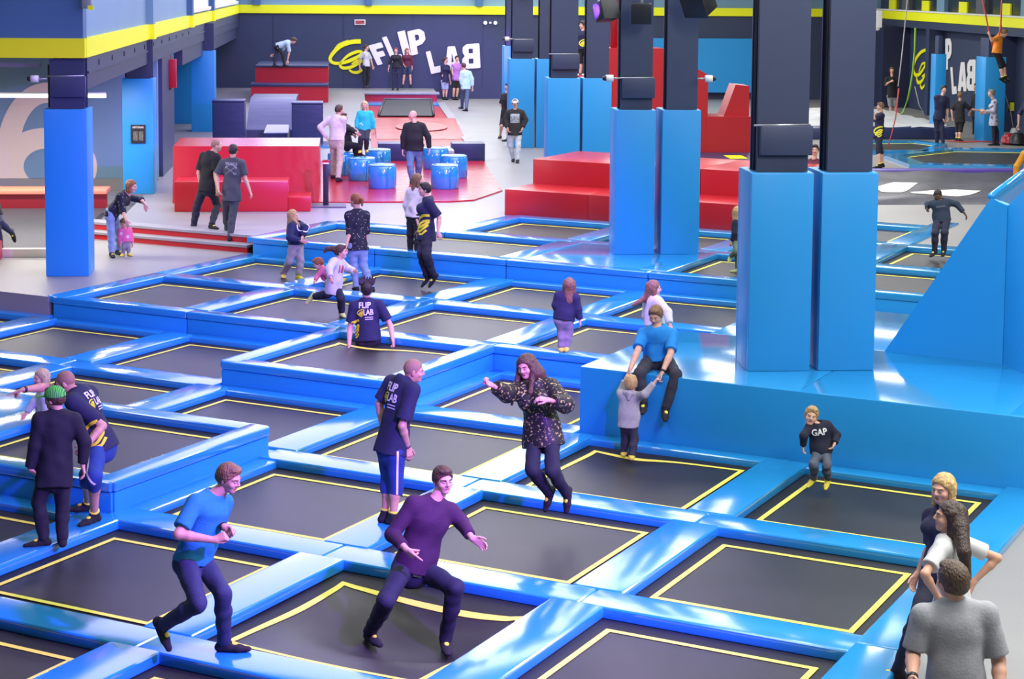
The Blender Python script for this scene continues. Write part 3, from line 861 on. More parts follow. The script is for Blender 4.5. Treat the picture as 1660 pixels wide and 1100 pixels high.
def upright_pad(u, v0, v1, ztop, label):
    p = empty('upright_pad', Hh(u + .35, (v0 + v1) / 2, F2), ROT_H, label, 'pad')
    hbox('pad_body', u, u + 0.9, v0, v1, F2, ztop - 0.06, M_NAVYV, 0.03, parent=p, seg=3); hbox('pad_top', u, u + 0.92, v0 - 0.01, v1 + 0.01, ztop - 0.06, ztop, M_NAVYV, 0.02, parent=p)
upright_pad(55.9, -4.13, -3.18, 1.99, 'upright navy pad block, left of the navy bank')
upright_pad(55.3, -1.75, -0.83, 1.97, 'upright navy pad block, right of the navy bank')
bank = [Hh(57.2, -3.2, F2), Hh(57.25, -3.2, 1.0)] + [Hh(57.3 + 3.0 * (k / 10.0), -3.2, 1.0 + 0.82 * math.sin(math.pi / 2 * k / 10.0)) for k in range(1, 11)] + [Hh(62.0, -3.2, 1.82), Hh(62.0, -3.2, F2)]
o = prism('curved_bank', bank, Hh(0, 1.46), M_NAVYV); tag(o, 'curved navy bank between the two upright pads', 'ramp')
vs_ = [Hh(56.3, -2.61, F2), Hh(56.3, -2.61, 0.96), Hh(57.1, -2.55, 1.14), Hh(57.1, -2.55, F2)]
sb_ = empty('sloped_step_box', Hh(56.6, -2.25, F2), ROT_H, 'small navy step box with a sloping grey top', 'box')
prism('box_body', vs_, Hh(0, 0.70), M_NAVYV, sb_)
prism('box_lid', [Hh(56.28, -2.62, 0.965), Hh(57.1, -2.56, 1.145), Hh(57.1, -1.90, 1.145), Hh(56.28, -1.88, 0.965)], (0, 0, 0.03), mat('vinyl_grey', (0.36, 0.38, 0.40), 0.35), sb_)
hb('red_runner', 'narrow red strip on the floor at the foot of the navy bank', 'mat', 56.4, 57.2, -3.18, -1.75, F2, F2 + 0.06, M_RED)
hb('blue_runner', 'light blue floor mat in front of the navy bank', 'mat', 54.4, 56.2, -3.2, -0.6, F2, F2 + 0.05, M_PAD)
tb = empty('red_tower', Hh(71, -2.2, 0.9), ROT_H, 'two tier red block tower with dark edges at the back wall', 'block')
hbox('lower_tier', 70.0, 72.0, -3.73, -0.85, 0.75, 1.61, M_RED, parent=tb); hbox('lower_edge', 69.95, 72.0, -3.76, -0.84, 1.61, 1.70, M_NAVYV, 0.01, parent=tb)
hbox('upper_tier', 71.2, 73.4, -3.62, -0.86, 1.70, 2.28, M_RED, parent=tb); hbox('upper_deck', 71.15, 75.2, -3.62, -0.86, 2.28, 2.34, M_NAVYV, parent=tb)

# red two step block in front of the pillars (lies along the trampoline grid)
rs = empty('red_step_block', T(35, -15.5, F2), ROT_T, 'large red two step block behind the second pillar pair', 'block')
for k in range(3):
    b0 = -18.13 + k * 1.95
    tbox('lower_step', 34.33, 35.7, b0, b0 + 1.945, F2, 1.245, M_RED, 0.015, parent=rs)
    tbox('upper_step', 35.63, 37.9, b0, b0 + 1.945, F2, 1.775, M_RED, 0.015, parent=rs)

# red castle wall
def castle(name, px, th, label, parent=None):
    return None
cs = empty('red_castle', Hh(52.5, 9.4, F2), ROT_H, 'tall red foam castle wall with a notch, behind the pillars', 'block')
prism('tall_wall', [Hh(52.5, v, z) for v, z in ((7.3, F2), (7.3, 3.73), (8.9, 3.73), (10.24, 2.97), (10.24, F2))], Hh(0.9, 0), M_RED, cs)
prism('left_wall', [Hh(52.52, v, z) for v, z in ((6.25, F2), (6.25, 2.95), (7.35, 2.95), (7.35, F2))], Hh(0.9, 0), M_RED, cs)
prism('low_wall', [Hh(52.48, v, z) for v, z in ((10.2, F2), (10.2, 1.78), (11.5, 1.78), (11.5, F2))], Hh(1.3, 0), M_RED, cs)
prism('end_tower', [Hh(52.7, v, z) for v, z in ((10.75, 1.78), (11.08, 2.69), (11.49, 2.65), (11.49, 1.78))], Hh(0.9, 0), M_RED, cs)
tube('red_pole', [Hh(52.9, 7.55, 3.7), Hh(52.9, 7.55, 7.5)], 0.11, M_RED, cs, 12)
hb('wall_backdrop_pad', 'wide blue padded panel on the back wall beyond the red castle', 'pad', 77.2, 77.45, 12.3, 18.4, 1.0, 3.28, M_WRAP)
hb('dark_jump_floor', 'dark padded floor with yellow patches at the foot of the red castle', 'mat', 48.3, 52.4, 9.6, 12.6, F2, F2 + 0.06, M_NAVYV)
for k, (u_, v_) in enumerate(((50.5, 10.5), (50.2, 11.5), (58.0, 11.6))):
    o = hb('yellow_marker', ('left', 'right', 'far')[k] + ' yellow floor marker by the red castle', 'marker', u_, u_ + 0.9, v_, v_ + 0.5, F2 + (0.06 if k < 2 else 0.0), F2 + (0.075 if k < 2 else 0.02), M_LOGOY, bev=0.005)

# right back area: airbag with white letters, two hexagonal trampolines, mats
ab_ = empty('air_bag', Hh(43.7, 14.4, F2), ROT_H, 'dark grey landing airbag with two big white letters and a purple rim', 'cushion')
pts = [Hh(40.8, 10.8, F2), Hh(40.2, 17.5, F2), Hh(44.6, 18.0, F2), Hh(47.0, 12.6, F2), Hh(46.8, 10.8, F2)]
bm = bmesh.new()
gv = []; NX, NY = 44, 34
for q in range(NY + 1):
    for p in range(NX + 1):
        u_ = 40.3 + 6.4 * q / NY; v_ = 10.8 + 7.2 * p / NX
        e_ = min(p / 2.0, (NX - p) / 2.0, q / 2.0, (NY - q) / 2.0, 1.0)
        z_ = F2 + 0.12 * math.sqrt(max(0.0, e_)) + 0.03 * math.sin(u_ * 2.1 + v_ * 0.8) * e_ + 0.02 * math.sin(v_ * 3.3 - u_ * 1.3) * e_
        gv.append(bm.verts.new(Hh(u_, v_, z_) - Hh(43.7, 14.4, F2)))
for q in range(NY):
    for p in range(NX): bm.faces.new((gv[q * (NX + 1) + p], gv[q * (NX + 1) + p + 1], gv[(q + 1) * (NX + 1) + p + 1], gv[(q + 1) * (NX + 1) + p]))
me = bpy.data.meshes.new('airbag_skin'); bm.to_mesh(me); bm.free(); me.polygons.foreach_set('use_smooth', [True] * len(me.polygons))
me.materials.append(mat('airbag_grey', (0.045, 0.047, 0.062), 0.45, noise=(1.2, 0.25), bump=(2.0, 0.8)))
o = link('airbag_skin', me); o.location = Hh(43.7, 14.4, F2); keep_parent(o, ab_)
AIRBAG = o
hbox('airbag_rim', 46.3, 46.75, 10.8, 18.0, F2, F2 + 0.18, mat('vinyl_purple', (0.10, 0.06, 0.35), 0.4), 0.05, parent=ab_)


def white_glyph(polys, parent, bvh_o, m):
    """outlines given as (u, v) laid on the airbag"""
    bm = bmesh.new()
    for poly in polys:
        vs = [bm.verts.new(Hh(u, v, F2 + 0.37)) for u, v in poly]
        bm.faces.new(vs)
    bmesh.ops.triangulate(bm, faces=bm.faces[:]); bmesh.ops.subdivide_edges(bm, edges=bm.edges[:], cuts=5, use_grid_fill=True)
    deps = [v.co.copy() for v in bvh_o.data.vertices]
    base = Vector(Hh(43.7, 14.4, F2)); tree = BVHTree.FromPolygons([d + base for d in deps], [p.vertices[:] for p in bvh_o.data.polygons])
    for v in bm.verts:
        h = tree.ray_cast(Vector((v.co.x, v.co.y, 5)), Vector((0, 0, -1)))
        if h[0] is not None: v.co.z = h[0].z + 0.012
    rel = Vector(Hh(43.5, 13.5, F2 + .3))
    for v in bm.verts: v.co -= rel
    me = bpy.data.meshes.new('white_letter'); bm.to_mesh(me); bm.free(); me.materials.append(m)
    o = link('white_letter', me); o.location = rel; keep_parent(o, parent)


def hp(x, y): return hall(x, y, F2 + 0.12)
for polys in ([[hp(1420, 302), hp(1448, 297), hp(1488, 300), hp(1462, 312), hp(1430, 309)]],
              [[hp(1475, 312), hp(1510, 308), hp(1535, 316), hp(1520, 318), hp(1480, 317)], [hp(1510, 308), hp(1548, 306), hp(1590, 309), hp(1552, 319), hp(1522, 318)]]):
    white_glyph(polys, ab_, AIRBAG, M_WHITE)


def hexpad(name, px, label, z=F2):
    """trampoline in a six sided pad ring; px = corner pixels on the floor"""
    W = [Vector(gp(x, y, z)) for x, y in px]; c = sum(W, Vector()) / len(W)
    t = empty(name, c, 0, label, 'trampoline', 'six sided trampolines on the hall floor')
    inn = [c + (w - c) * 0.80 for w in W]; n = len(W)
    for k in range(n):
        q = [W[k], W[(k + 1) % n], inn[(k + 1) % n], inn[k]]
        prism('rim_pad', q, (0, 0, 0.10), M_PAD, t)
    prism('bed', inn, (0, 0, 0.03), M_BED, t)
    st = [c + (w - c) * 0.74 for w in W]; s2 = [c + (w - c) * 0.77 for w in W]
    for k in range(n):
        prism('stripe', [s2[k] + Vector((0, 0, .03)), s2[(k + 1) % n] + Vector((0, 0, .03)), st[(k + 1) % n] + Vector((0, 0, .03)), st[k] + Vector((0, 0, .03))], (0, 0, 0.006), M_STRIPE, t)
    return t


hexpad('hexagon_trampoline', [(1390, 251), (1500, 250), (1535, 238), (1487, 232), (1380, 233)], 'left six sided trampoline in front of the white landing mat')
hexpad('hexagon_trampoline', [(1430, 256), (1474, 272), (1640, 276), (1740, 268), (1720, 247), (1535, 244)], 'right six sided trampoline under the hanging girl')
lm = empty('landing_mat', Hh(61, 18.5, F2), ROT_H, 'large white topped landing mat with navy sides by the logo wall', 'mat')
hbox('mat_side', 57.5, 66, 14.5, 19.4, F2, F2 + 0.38, M_NAVYV, 0.06, parent=lm)
pts = [Hh(57.6, 14.6, F2 + 0.38), Hh(57.6, 19.3, F2 + 0.38), Hh(62, 19.3, F2 + 0.62), Hh(65.9, 19.3, F2 + 0.42), Hh(65.9, 14.6, F2 + 0.42), Hh(62, 14.6, F2 + 0.62)]
W = [Hh(57.6 + 8.3 * q / 12.0, 14.6 + 4.7 * p / 8.0, F2 + 0.39 + 0.22 * math.sin(math.pi * q / 12.0) * math.sin(math.pi * p / 8.0) + 0.02 * ((q * 7 + p * 3) % 5 - 2)) for q in range(13) for p in range(9)]
rel = Vector(Hh(61, 18.5, F2)); me = me_from([w - rel for w in W], [(q * 9 + p, q * 9 + p + 1, (q + 1) * 9 + p + 1, (q + 1) * 9 + p) for q in range(12) for p in range(8)], 'mat_top', True)
me.materials.append(mat('cloth_white', (0.55, 0.56, 0.55), 0.6, noise=(1.0, 0.2))); o = link('mat_top', me); o.location = rel; keep_parent(o, lm)
for u_, v_, d_, lab in ((58.9, 18.98, 0.5, 'slim blue wrapped column in front of the spring logo'), (56.6, 19.85, 0.9, 'wide blue wrapped column left of the hanging girl')):
    vv = 0.36 if d_ < 0.8 else 0.66
    p = empty('wrapped_column', Hh(u_ + d_ / 2, v_ + vv / 2, F2), ROT_H, lab, 'pillar')
    hbox('wrap_front', u_, u_ + 0.1, v_, v_ + vv, F2, 3.36, M_WRAP, 0.015, parent=p); hbox('wrap_side', u_ + 0.1, u_ + d_, v_, v_ + 0.1, F2, 3.36, M_WRAP, 0.015, parent=p)
    hbox('wrap_side', u_ + 0.1, u_ + d_, v_ + vv - 0.1, v_ + vv, F2, 3.36, M_WRAP, 0.015, parent=p); hbox('steel_core', u_ + 0.12, u_ + d_ - 0.02, v_ + 0.12, v_ + vv - 0.12, F2, 3.95, M_STEELN, parent=p)
bx = empty('wall_speaker', Hh(62, 15.6, 4.3), ROT_H, 'white box speaker with a round camera under it, right of the tallest pillar', 'speaker')
va, za = atu(1421, 17, 62); vb, zb = atu(1430, 45, 62)
hbox('speaker_box', 62, 62.4, va, vb, zb, za, M_WHITE, 0.02, parent=bx); lathe('camera_dome', Hh(62.2, (va + vb) / 2, zb - 0.1), [(0.03, 0), (0.09, 0.04), (0.08, 0.1)], M_WHITE, 14, bx); hbox('speaker_arm', 62.1, 62.3, va - 0.4, va, (za + zb) / 2, (za + zb) / 2 + .08, M_DGREY, parent=bx)


def rope(name, px, u, r, m, label):
    pts = []
    for x, y in px:
        v, z = atu(x, y, u); pts.append(Hh(u, v, max(z, F2 + 0.02)))
    o = tube(name, pts, r, m); tag(o, label, 'rope'); return o


rope('green_rope', [(1484, 45), (1483, 80), (1480, 115), (1476, 140), (1472, 160), (1464, 182), (1455, 190), (1440, 196)], 66, 0.035, M_ROPE_G, 'green climbing strap hanging beside the yellow spring logo')
rope('white_cable', [(1481, -138), (1471, 0), (1467, 40), (1462, 90), (1456, 140)], 64, 0.02, M_ROPE_W, 'thin pale cable left of the spring logo')
rope('red_rope', [(1457, 143), (1452, 190), (1446, 215), (1439, 240)], 52, 0.018, M_ROPE_R, 'thin red elastic rope beside the pointing boy')
rope('grey_strap', [(1483, 140), (1490, 170), (1502, 192)], 66, 0.015, M_ROPE_W, 'thin grey strap under the spring logo')
rope('harness_cable', [(1625, 140), (1638, 180), (1645, 222)], 57, 0.012, M_ROPE_W, 'thin cable below the hanging girl')
rope('floor_rope', [(1535, 228), (1560, 231), (1590, 229), (1615, 232)], 56.4, 0.02, M_ROPE_R, 'red rope lying on the floor behind the boy in black')
bg = empty('harness_bag', gp(1640, 236, F2), 0, 'dark red harness bag on the floor at the right edge', 'bag')
for k, (x, y, r, m) in enumerate(((1637, 234, 0.30, M_RED), (1650, 235, 0.32, M_BLACK), (1643, 229, 0.18, M_WHITE))):
    c = Vector(gp(x, y, F2)); lathe('bag_lump', c, [(r * .6, 0), (r, 0.06), (r * .9, 0.22), (r * .45, 0.34 + 0.04 * k)], m, 12, bg)
ct = empty('carabiner_tag', Hh(57, 20.5, 2.0), ROT_H, 'small yellow handset hanging on the wall right of the elderly woman', 'handset')
va, za = atu(1638, 166, 57); vb, zb = atu(1644, 180, 57)
hbox('handset_body', 57, 57.1, va, vb, zb, za, M_LOGOY, 0.01, parent=ct); hbox('handset_back', 57.1, 57.2, va - .03, vb + .03, zb - .04, za + .04, M_BLACK, parent=ct)

# ------------------------------------------------------------------ painted logos
def outline_obj(name, outer, holes, place, thick, material, parent=None):
    """flat shape with holes (2d points), placed by place(x, y, depth) -> world"""
    cu = bpy.data.curves.new(name, 'CURVE'); cu.dimensions = '2D'; cu.fill_mode = 'BOTH'
    for poly in [outer] + list(holes):
        s = cu.splines.new('POLY'); s.points.add(len(poly) - 1); s.use_cyclic_u = True
        for k, (x, y) in enumerate(poly): s.points[k].co = (x, y, 0, 1)
    tmp = bpy.data.objects.new('tmp', cu); COL.objects.link(tmp)
    dg = bpy.context.evaluated_depsgraph_get(); me0 = bpy.data.meshes.new_from_object(tmp.evaluated_get(dg))
    bpy.data.objects.remove(tmp); bpy.data.curves.remove(cu)
    n = len(me0.vertices)
    vs = [place(v.co.x, v.co.y, thick) for v in me0.vertices]
    fs = [tuple(p.vertices) for p in me0.polygons]; bpy.data.meshes.remove(me0)
    # side walls from the outlines
    for poly in [outer] + list(holes):
        o = len(vs); m = len(poly)
        for x, y in poly: vs.append(place(x, y, thick)); vs.append(place(x, y, 0))
        for k in range(m): fs.append((o + 2 * k, o + 2 * ((k + 1) % m), o + 2 * ((k + 1) % m) + 1, o + 2 * k + 1))
    rel = Vector(vs[0]); me = me_from([Vector(v) - rel for v in vs], fs, name); me.materials.append(material)
    o = link(name, me); o.location = rel
    if parent is not None: keep_parent(o, parent)
    return o


def ribbon(name, pts, widths, place, thick, material, parent):
    """smooth painted stroke through 2d points with a width at each"""
    P = [Vector((x, y)) for x, y in pts]; n = len(P); Q = []; W = []
    for i in range(n - 1):
        p0, p1, p2, p3 = P[max(i - 1, 0)], P[i], P[i + 1], P[min(i + 2, n - 1)]
        for k in range(6):
            t = k / 6.0
            Q.append(0.5 * ((2 * p1) + (p2 - p0) * t + (2 * p0 - 5 * p1 + 4 * p2 - p3) * t * t + (3 * p1 - p0 - 3 * p2 + p3) * t ** 3))
            W.append(widths[i] + (widths[i + 1] - widths[i]) * t)
    Q.append(P[-1]); W.append(widths[-1])
    le, ri = [], []
    for i, q in enumerate(Q):
        d = (Q[min(i + 1, len(Q) - 1)] - Q[max(i - 1, 0)]).normalized(); nn = Vector((-d.y, d.x))
        le.append(q + nn * W[i] / 2); ri.append(q - nn * W[i] / 2)
    vs = []; fs = []
    for l_, r_ in zip(le, ri):
        vs += [place(l_.x, l_.y, thick), place(r_.x, r_.y, thick), place(l_.x, l_.y, 0), place(r_.x, r_.y, 0)]
    for i in range(len(Q) - 1):
        o = 4 * i; fs += [(o, o + 1, o + 5, o + 4), (o, o + 4, o + 6, o + 2), (o + 1, o + 3, o + 7, o + 5)]
    rel = Vector(vs[0]); me = me_from([Vector(v) - rel for v in vs], fs, name); me.materials.append(material)
    o = link(name, me); o.location = rel
    if parent is not None: keep_parent(o, parent)
    return o


def rnd(poly, r, n=4):
    """round the corners of an outline"""
    out = []; m = len(poly)
    for i in range(m):
        p0, p, p1 = Vector(poly[i - 1]), Vector(poly[i]), Vector(poly[(i + 1) % m])
        a = (p0 - p); b = (p1 - p); ra = min(r, a.length * .45); rb = min(r, b.length * .45)
        A_, B_ = p + a.normalized() * ra, p + b.normalized() * rb
        for k in range(n + 1):
            t = k / n; q = (1 - t) ** 2 * A_ + 2 * t * (1 - t) * p + t * t * B_; out.append((q.x, q.y))
    return out


GLY = {   # chunky poster letters in a unit box: outline, holes
    'F': ([(0, 0), (.38, 0), (.38, .34), (.82, .34), (.82, .60), (.38, .60), (.38, .74), (.95, .74), (.95, 1), (0, 1)], []),
    'L': ([(0, 0), (.92, 0), (.92, .28), (.40, .28), (.40, 1), (0, 1)], []),
    'I': ([(0, 0), (1, 0), (1, 1), (0, 1)], []),
    'P': ([(0, 0), (.40, 0), (.40, .33), (.72, .36), (.98, .52), (.98, .84), (.72, 1), (0, 1)], [[(.40, .55), (.60, .57), (.64, .68), (.60, .78), (.40, .80)]]),
    'A': ([(0, 0), (.36, 0), (.40, .16), (.62, .16), (.66, 0), (1.0, 0), (.72, 1), (.28, 1)], [[(.44, .34), (.58, .34), (.51, .74)]]),
    'B': ([(1, 0), (1, 1), (.30, 1), (.06, .88), (.04, .66), (.16, .52), (.0, .40), (.0, .14), (.24, 0)], [[(.36, .20), (.62, .20), (.62, .40), (.36, .40)], [(.38, .62), (.62, .62), (.62, .80), (.38, .80)]]),
}


def wall_place_back(u):
    def f(v, z, d): return Hh(u - d, v, z)
    return f


def letter(ch, corner, px, place, to, parent, thick=0.03, rr=0.07, material=None):
    """corner = pixel corners (bottom left, bottom right, top left) of the letter box"""
    bl, br, tl = [to(*c) for c in corner]
    ex = (br[0] - bl[0], br[1] - bl[1]); ey = (tl[0] - bl[0], tl[1] - bl[1])
    def mp(p): return (bl[0] + ex[0] * p[0] + ey[0] * p[1], bl[1] + ex[1] * p[0] + ey[1] * p[1])
    o, hs = GLY[ch]
    sc = math.hypot(*ex)
    o2 = rnd([mp(p) for p in o], rr * sc); h2 = [rnd([mp(p) for p in h], rr * .6 * sc) for h in hs]
    return outline_obj('letter', o2, h2, place, thick, material or M_WHITE, parent)


# big logo on the back wall
lg = empty('wall_logo', Hh(77.45, 2.2, 2.6), ROT_H, 'large painted yellow spring and white FLIP LAB lettering on the back wall', 'logo')
to = lambda x, y: atu(x, y, 77.45)
pl_ = wall_place_back(77.47)
LET = [('F', ((612, 106), (634, 100), (597, 74))), ('L', ((641, 100), (652, 97), (620, 62))), ('I', ((655, 94), (667, 91), (644, 52))), ('P', ((667, 90), (694, 84), (660, 51))),
       ('L', ((699, 120), (718, 116), (690, 84))), ('A', ((721, 115), (748, 113), (718, 76))), ('B', ((750, 112), (779, 110), (748, 72)))]
LET[1] = ('L', ((638, 105), (657, 99), (619, 61)))
for ch, c in LET: letter(ch, c, None, pl_, to, lg)
sc = 1.0 / 38.7                                   # metres per pixel at the back wall


def stroke(px, w): ribbon('spring_stroke', [to(x, y) for x, y in px], [k * sc for k in w], pl_, 0.03, M_LOGOY, lg)
stroke([(585, 67), (570, 68), (553, 74), (540, 86), (535, 96), (541, 102), (555, 102), (570, 97), (583, 90), (586, 84), (578, 84), (566, 89), (556, 97)], [7, 7, 7, 6, 5, 5, 5, 6, 5, 4, 5, 5, 3])
stroke([(556, 97), (551, 105), (556, 110), (568, 109), (580, 103), (586, 98), (578, 99), (570, 104)], [3, 4, 5, 5, 5, 4, 4, 2])
stroke([(566, 113), (572, 117), (580, 117), (587, 113)], [3, 4, 5, 4])
stroke([(542, 79), (550, 71), (565, 65)], [1, 2.0, 1.2])

# second logo on the right side wall
lg2 = empty('wall_logo', Hh(68, 22.25, 2.4), ROT_H, 'smaller painted yellow spring and white FLIP LAB lettering on the right side wall', 'logo')
to2 = lambda x, y: atv(x, y, 22.25)
pl2 = lambda u, z, d: Hh(u, 22.28 - d, z)
for ch, c in (('F', ((1508, 130), (1516, 130), (1503, 83))), ('P', ((1532, 113), (1542, 112), (1532, 63))), ('L', ((1543, 153), (1551, 152), (1540, 109))), ('A', ((1552, 148), (1566, 148), (1553, 101))), ('B', ((1566, 147), (1580, 147), (1567, 97)))):
    letter(ch, c, None, pl2, to2, lg2, 0.02)


def stroke2(px, w):
    ribbon('spring_stroke', [to2(x, y) for x, y in px], [k / 42.0 for k in w], pl2, 0.02, M_LOGOY, lg2)
stroke2([(1500, 81), (1492, 85), (1484, 96), (1480, 110), (1483, 121), (1490, 120), (1497, 110), (1499, 103), (1494, 104), (1489, 116)], [5, 6, 7, 7, 6, 6, 5, 4, 4, 3])
stroke2([(1485, 124), (1487, 133), (1493, 132), (1499, 121), (1494, 124)], [4, 6, 6, 4, 3])
stroke2([(1491, 138), (1494, 143), (1500, 136)], [4, 5, 3])

# ------------------------------------------------------------------ people: implicit bodies turned into meshes
def _n(v):
    v = np.asarray(v, float); l = np.linalg.norm(v); return v / l if l > 1e-9 else v


class Field:
    """signed distance field on a grid"""

    def __init__(self, lo, hi, h):
        self.h = h; self.lo = np.asarray(lo, float)
        self.n = np.maximum(4, np.ceil((np.asarray(hi, float) - self.lo) / h).astype(int) + 1)
        self.v = np.full(self.n, 1.0, np.float32)

    def sub(self, lo, hi):
        a = np.clip(np.floor((np.asarray(lo) - self.lo) / self.h).astype(int), 0, self.n)
        b = np.clip(np.ceil((np.asarray(hi) - self.lo) / self.h).astype(int) + 1, 0, self.n)
        if np.any(b - a < 1): return None
        g = [self.lo[k] + self.h * np.arange(a[k], b[k], dtype=np.float32) for k in range(3)]
        return tuple(slice(a[k], b[k]) for k in range(3)), g[0][:, None, None], g[1][None, :, None], g[2][None, None, :]

    def put(self, sl, d, k):
        o = self.v[sl]
        if k > 0:
            hh = np.clip(0.5 + 0.5 * (o - d) / k, 0, 1); self.v[sl] = o + (d - o) * hh - k * hh * (1 - hh)
        else:
            self.v[sl] = np.minimum(o, d)

    def cone(self, a, b, ra, rb, k=0.02, flat=None, s=1.0, clip=None):
        """tapered capsule; flat = unit vector along which the section is squeezed by s"""
        a = np.asarray(a, float); b = np.asarray(b, float); m = max(ra, rb) + 3 * self.h + k
        q = self.sub(np.minimum(a, b) - m, np.maximum(a, b) + m)
        if q is None: return
        sl, X, Y, Z = q
        px, py, pz = X - a[0], Y - a[1], Z - a[2]; d = b - a; L2 = float(d @ d) + 1e-9
        t = np.clip((px * d[0] + py * d[1] + pz * d[2]) / L2, 0, 1)
        qx, qy, qz = px - t * d[0], py - t * d[1], pz - t * d[2]
        r = ra + (rb - ra) * t
        if flat is not None:
            f = flat; e = (qx * f[0] + qy * f[1] + qz * f[2]) * (1.0 / s - 1.0)
            qx, qy, qz = qx + f[0] * e, qy + f[1] * e, qz + f[2] * e
            dist = (np.sqrt(qx * qx + qy * qy + qz * qz) - r) * (0.5 + 0.5 * s)
        else:
            dist = np.sqrt(qx * qx + qy * qy + qz * qz) - r
        if clip:
            for c, nn in clip:
                dist = np.maximum(dist, (X - c[0]) * nn[0] + (Y - c[1]) * nn[1] + (Z - c[2]) * nn[2])
        self.put(sl, dist.astype(np.float32), k)

    def ell(self, c, ax, rad, k=0.02, sub=False, clip=None):
        """ellipsoid with unit axes ax (3 rows) and radii rad; sub = carve it out"""
        c = np.asarray(c, float); m = max(rad) + 3 * self.h + k
        q = self.sub(c - m, c + m)
        if q is None: return
        sl, X, Y, Z = q; px, py, pz = X - c[0], Y - c[1], Z - c[2]
        s = 0; g = 0
        for e, r in zip(ax, rad):
            u = (px * e[0] + py * e[1] + pz * e[2]); s = s + (u / r) ** 2; g = g + (u / (r * r)) ** 2
        k0 = np.sqrt(s); k1 = np.sqrt(g) + 1e-6
        dist = k0 * (k0 - 1.0) / k1
        if clip:
            for cc, nn in clip:
                dist = np.maximum(dist, (X - cc[0]) * nn[0] + (Y - cc[1]) * nn[1] + (Z - cc[2]) * nn[2])
        if sub:
            o = self.v[sl]; d2 = -dist; hh = np.clip(0.5 - 0.5 * (o - d2) / max(k, 1e-4), 0, 1)
            self.v[sl] = (o + (d2 - o) * hh + k * hh * (1 - hh)).astype(np.float32)
        else:
            self.put(sl, dist.astype(np.float32), k)

    def cut(self, c, nn):
        """remove everything on the positive side of a plane"""
        g = [self.lo[k] + self.h * np.arange(self.n[k], dtype=np.float32) for k in range(3)]
        d = (g[0][:, None, None] - c[0]) * nn[0] + (g[1][None, :, None] - c[1]) * nn[1] + (g[2][None, None, :] - c[2]) * nn[2]
        self.v = np.maximum(self.v, d.astype(np.float32))

    def wrinkle(self, amp, wl, seed):
        rs = np.random.RandomState(seed); g = [self.lo[k] + self.h * np.arange(self.n[k], dtype=np.float32) for k in range(3)]
        X, Y, Z = g[0][:, None, None], g[1][None, :, None], g[2][None, None, :]
        w = 0
        for _ in range(4):
            d = rs.normal(size=3); d[2] *= 1.6; d = _n(d) * 2 * math.pi / (wl * rs.uniform(.7, 1.5))
            w = w + np.sin(X * d[0] + Y * d[1] + Z * d[2] + rs.uniform(0, 6))
        self.v = self.v + (amp * (0.4 * w - 0.55)).astype(np.float32)

    def mesh(self):
        """surface nets: vertices (n,3) and quads"""
        v = self.v; n = self.n; ins = v < 0
        c = [ins[i:n[0] - 1 + i, j:n[1] - 1 + j, k:n[2] - 1 + k] for i in (0, 1) for j in (0, 1) for k in (0, 1)]
        cnt = sum(x.astype(np.int8) for x in c); act = (cnt > 0) & (cnt < 8)
        idx = np.argwhere(act)
        if len(idx) == 0: return np.zeros((0, 3)), np.zeros((0, 4), int)
        vid = np.full(act.shape, -1, np.int32); vid[act] = np.arange(len(idx))
        acc = np.zeros((len(idx), 3)); num = np.zeros(len(idx))
        off = [(i, j, k) for i in (0, 1) for j in (0, 1) for k in (0, 1)]
        I, J, K = idx.T
        val = {o: v[I + o[0], J + o[1], K + o[2]] for o in off}
        for o in off:
            for ax in range(3):
                if o[ax] == 0:
                    p = list(o); p[ax] = 1; p = tuple(p)
                    va, vb = val[o], val[p]; m = (va < 0) != (vb < 0)
                    t = np.where(m, va / np.where(m, va - vb, 1), 0)
                    q = np.tile(np.array(o, float), (len(idx), 1)); q[:, ax] += t
                    acc[m] += q[m]; num[m] += 1
        P = self.lo + self.h * (idx + acc / num[:, None])
        F = []
        for ax in range(3):
            sl0 = [slice(1, n[k] - 1) for k in range(3)]; sl1 = list(sl0); sl0[ax] = slice(0, n[ax] - 1); sl1[ax] = slice(1, n[ax])
            a = ins[tuple(sl0)]; b = ins[tuple(sl1)]; e = np.argwhere(a != b)
            if len(e) == 0: continue
            inside = a[tuple(e.T)]
            base = e.copy(); 
            for k in range(3):
                if k != ax: base[:, k] += 1
            o1, o2 = (ax + 1) % 3, (ax + 2) % 3
            def cell(d1, d2):
                q = base.copy(); q[:, o1] -= d1; q[:, o2] -= d2; return vid[q[:, 0], q[:, 1], q[:, 2]]
            q = np.stack([cell(1, 1), cell(0, 1), cell(0, 0), cell(1, 0)], 1)
            q = np.where(inside[:, None], q, q[:, ::-1]); F.append(q)
        F = np.concatenate(F); F = F[(F >= 0).all(1)]
        return P, F


def mesh_np(name, P, F, origin, mats, midx=None):
    P = np.asarray(P, float) - np.asarray(origin, float)
    me = bpy.data.meshes.new(name); me.vertices.add(len(P)); me.vertices.foreach_set('co', P.astype(np.float32).ravel())
    me.loops.add(F.size); me.loops.foreach_set('vertex_index', F.astype(np.int32).ravel())
    me.polygons.add(len(F)); me.polygons.foreach_set('loop_start', np.arange(0, F.size, 4, dtype=np.int32)); me.polygons.foreach_set('loop_total', np.full(len(F), 4, np.int32))
    me.polygons.foreach_set('use_smooth', np.ones(len(F), bool))
    for m in mats: me.materials.append(m)
    if midx is not None: me.polygons.foreach_set('material_index', midx.astype(np.int32))
    me.update(calc_edges=True); me.validate()
    return me


def skin_mat(tone):
    return mat('skin_%d_%d' % (int(tone[0] * 100), int(tone[2] * 100)), tone, 0.5, noise=(9, 0.05))


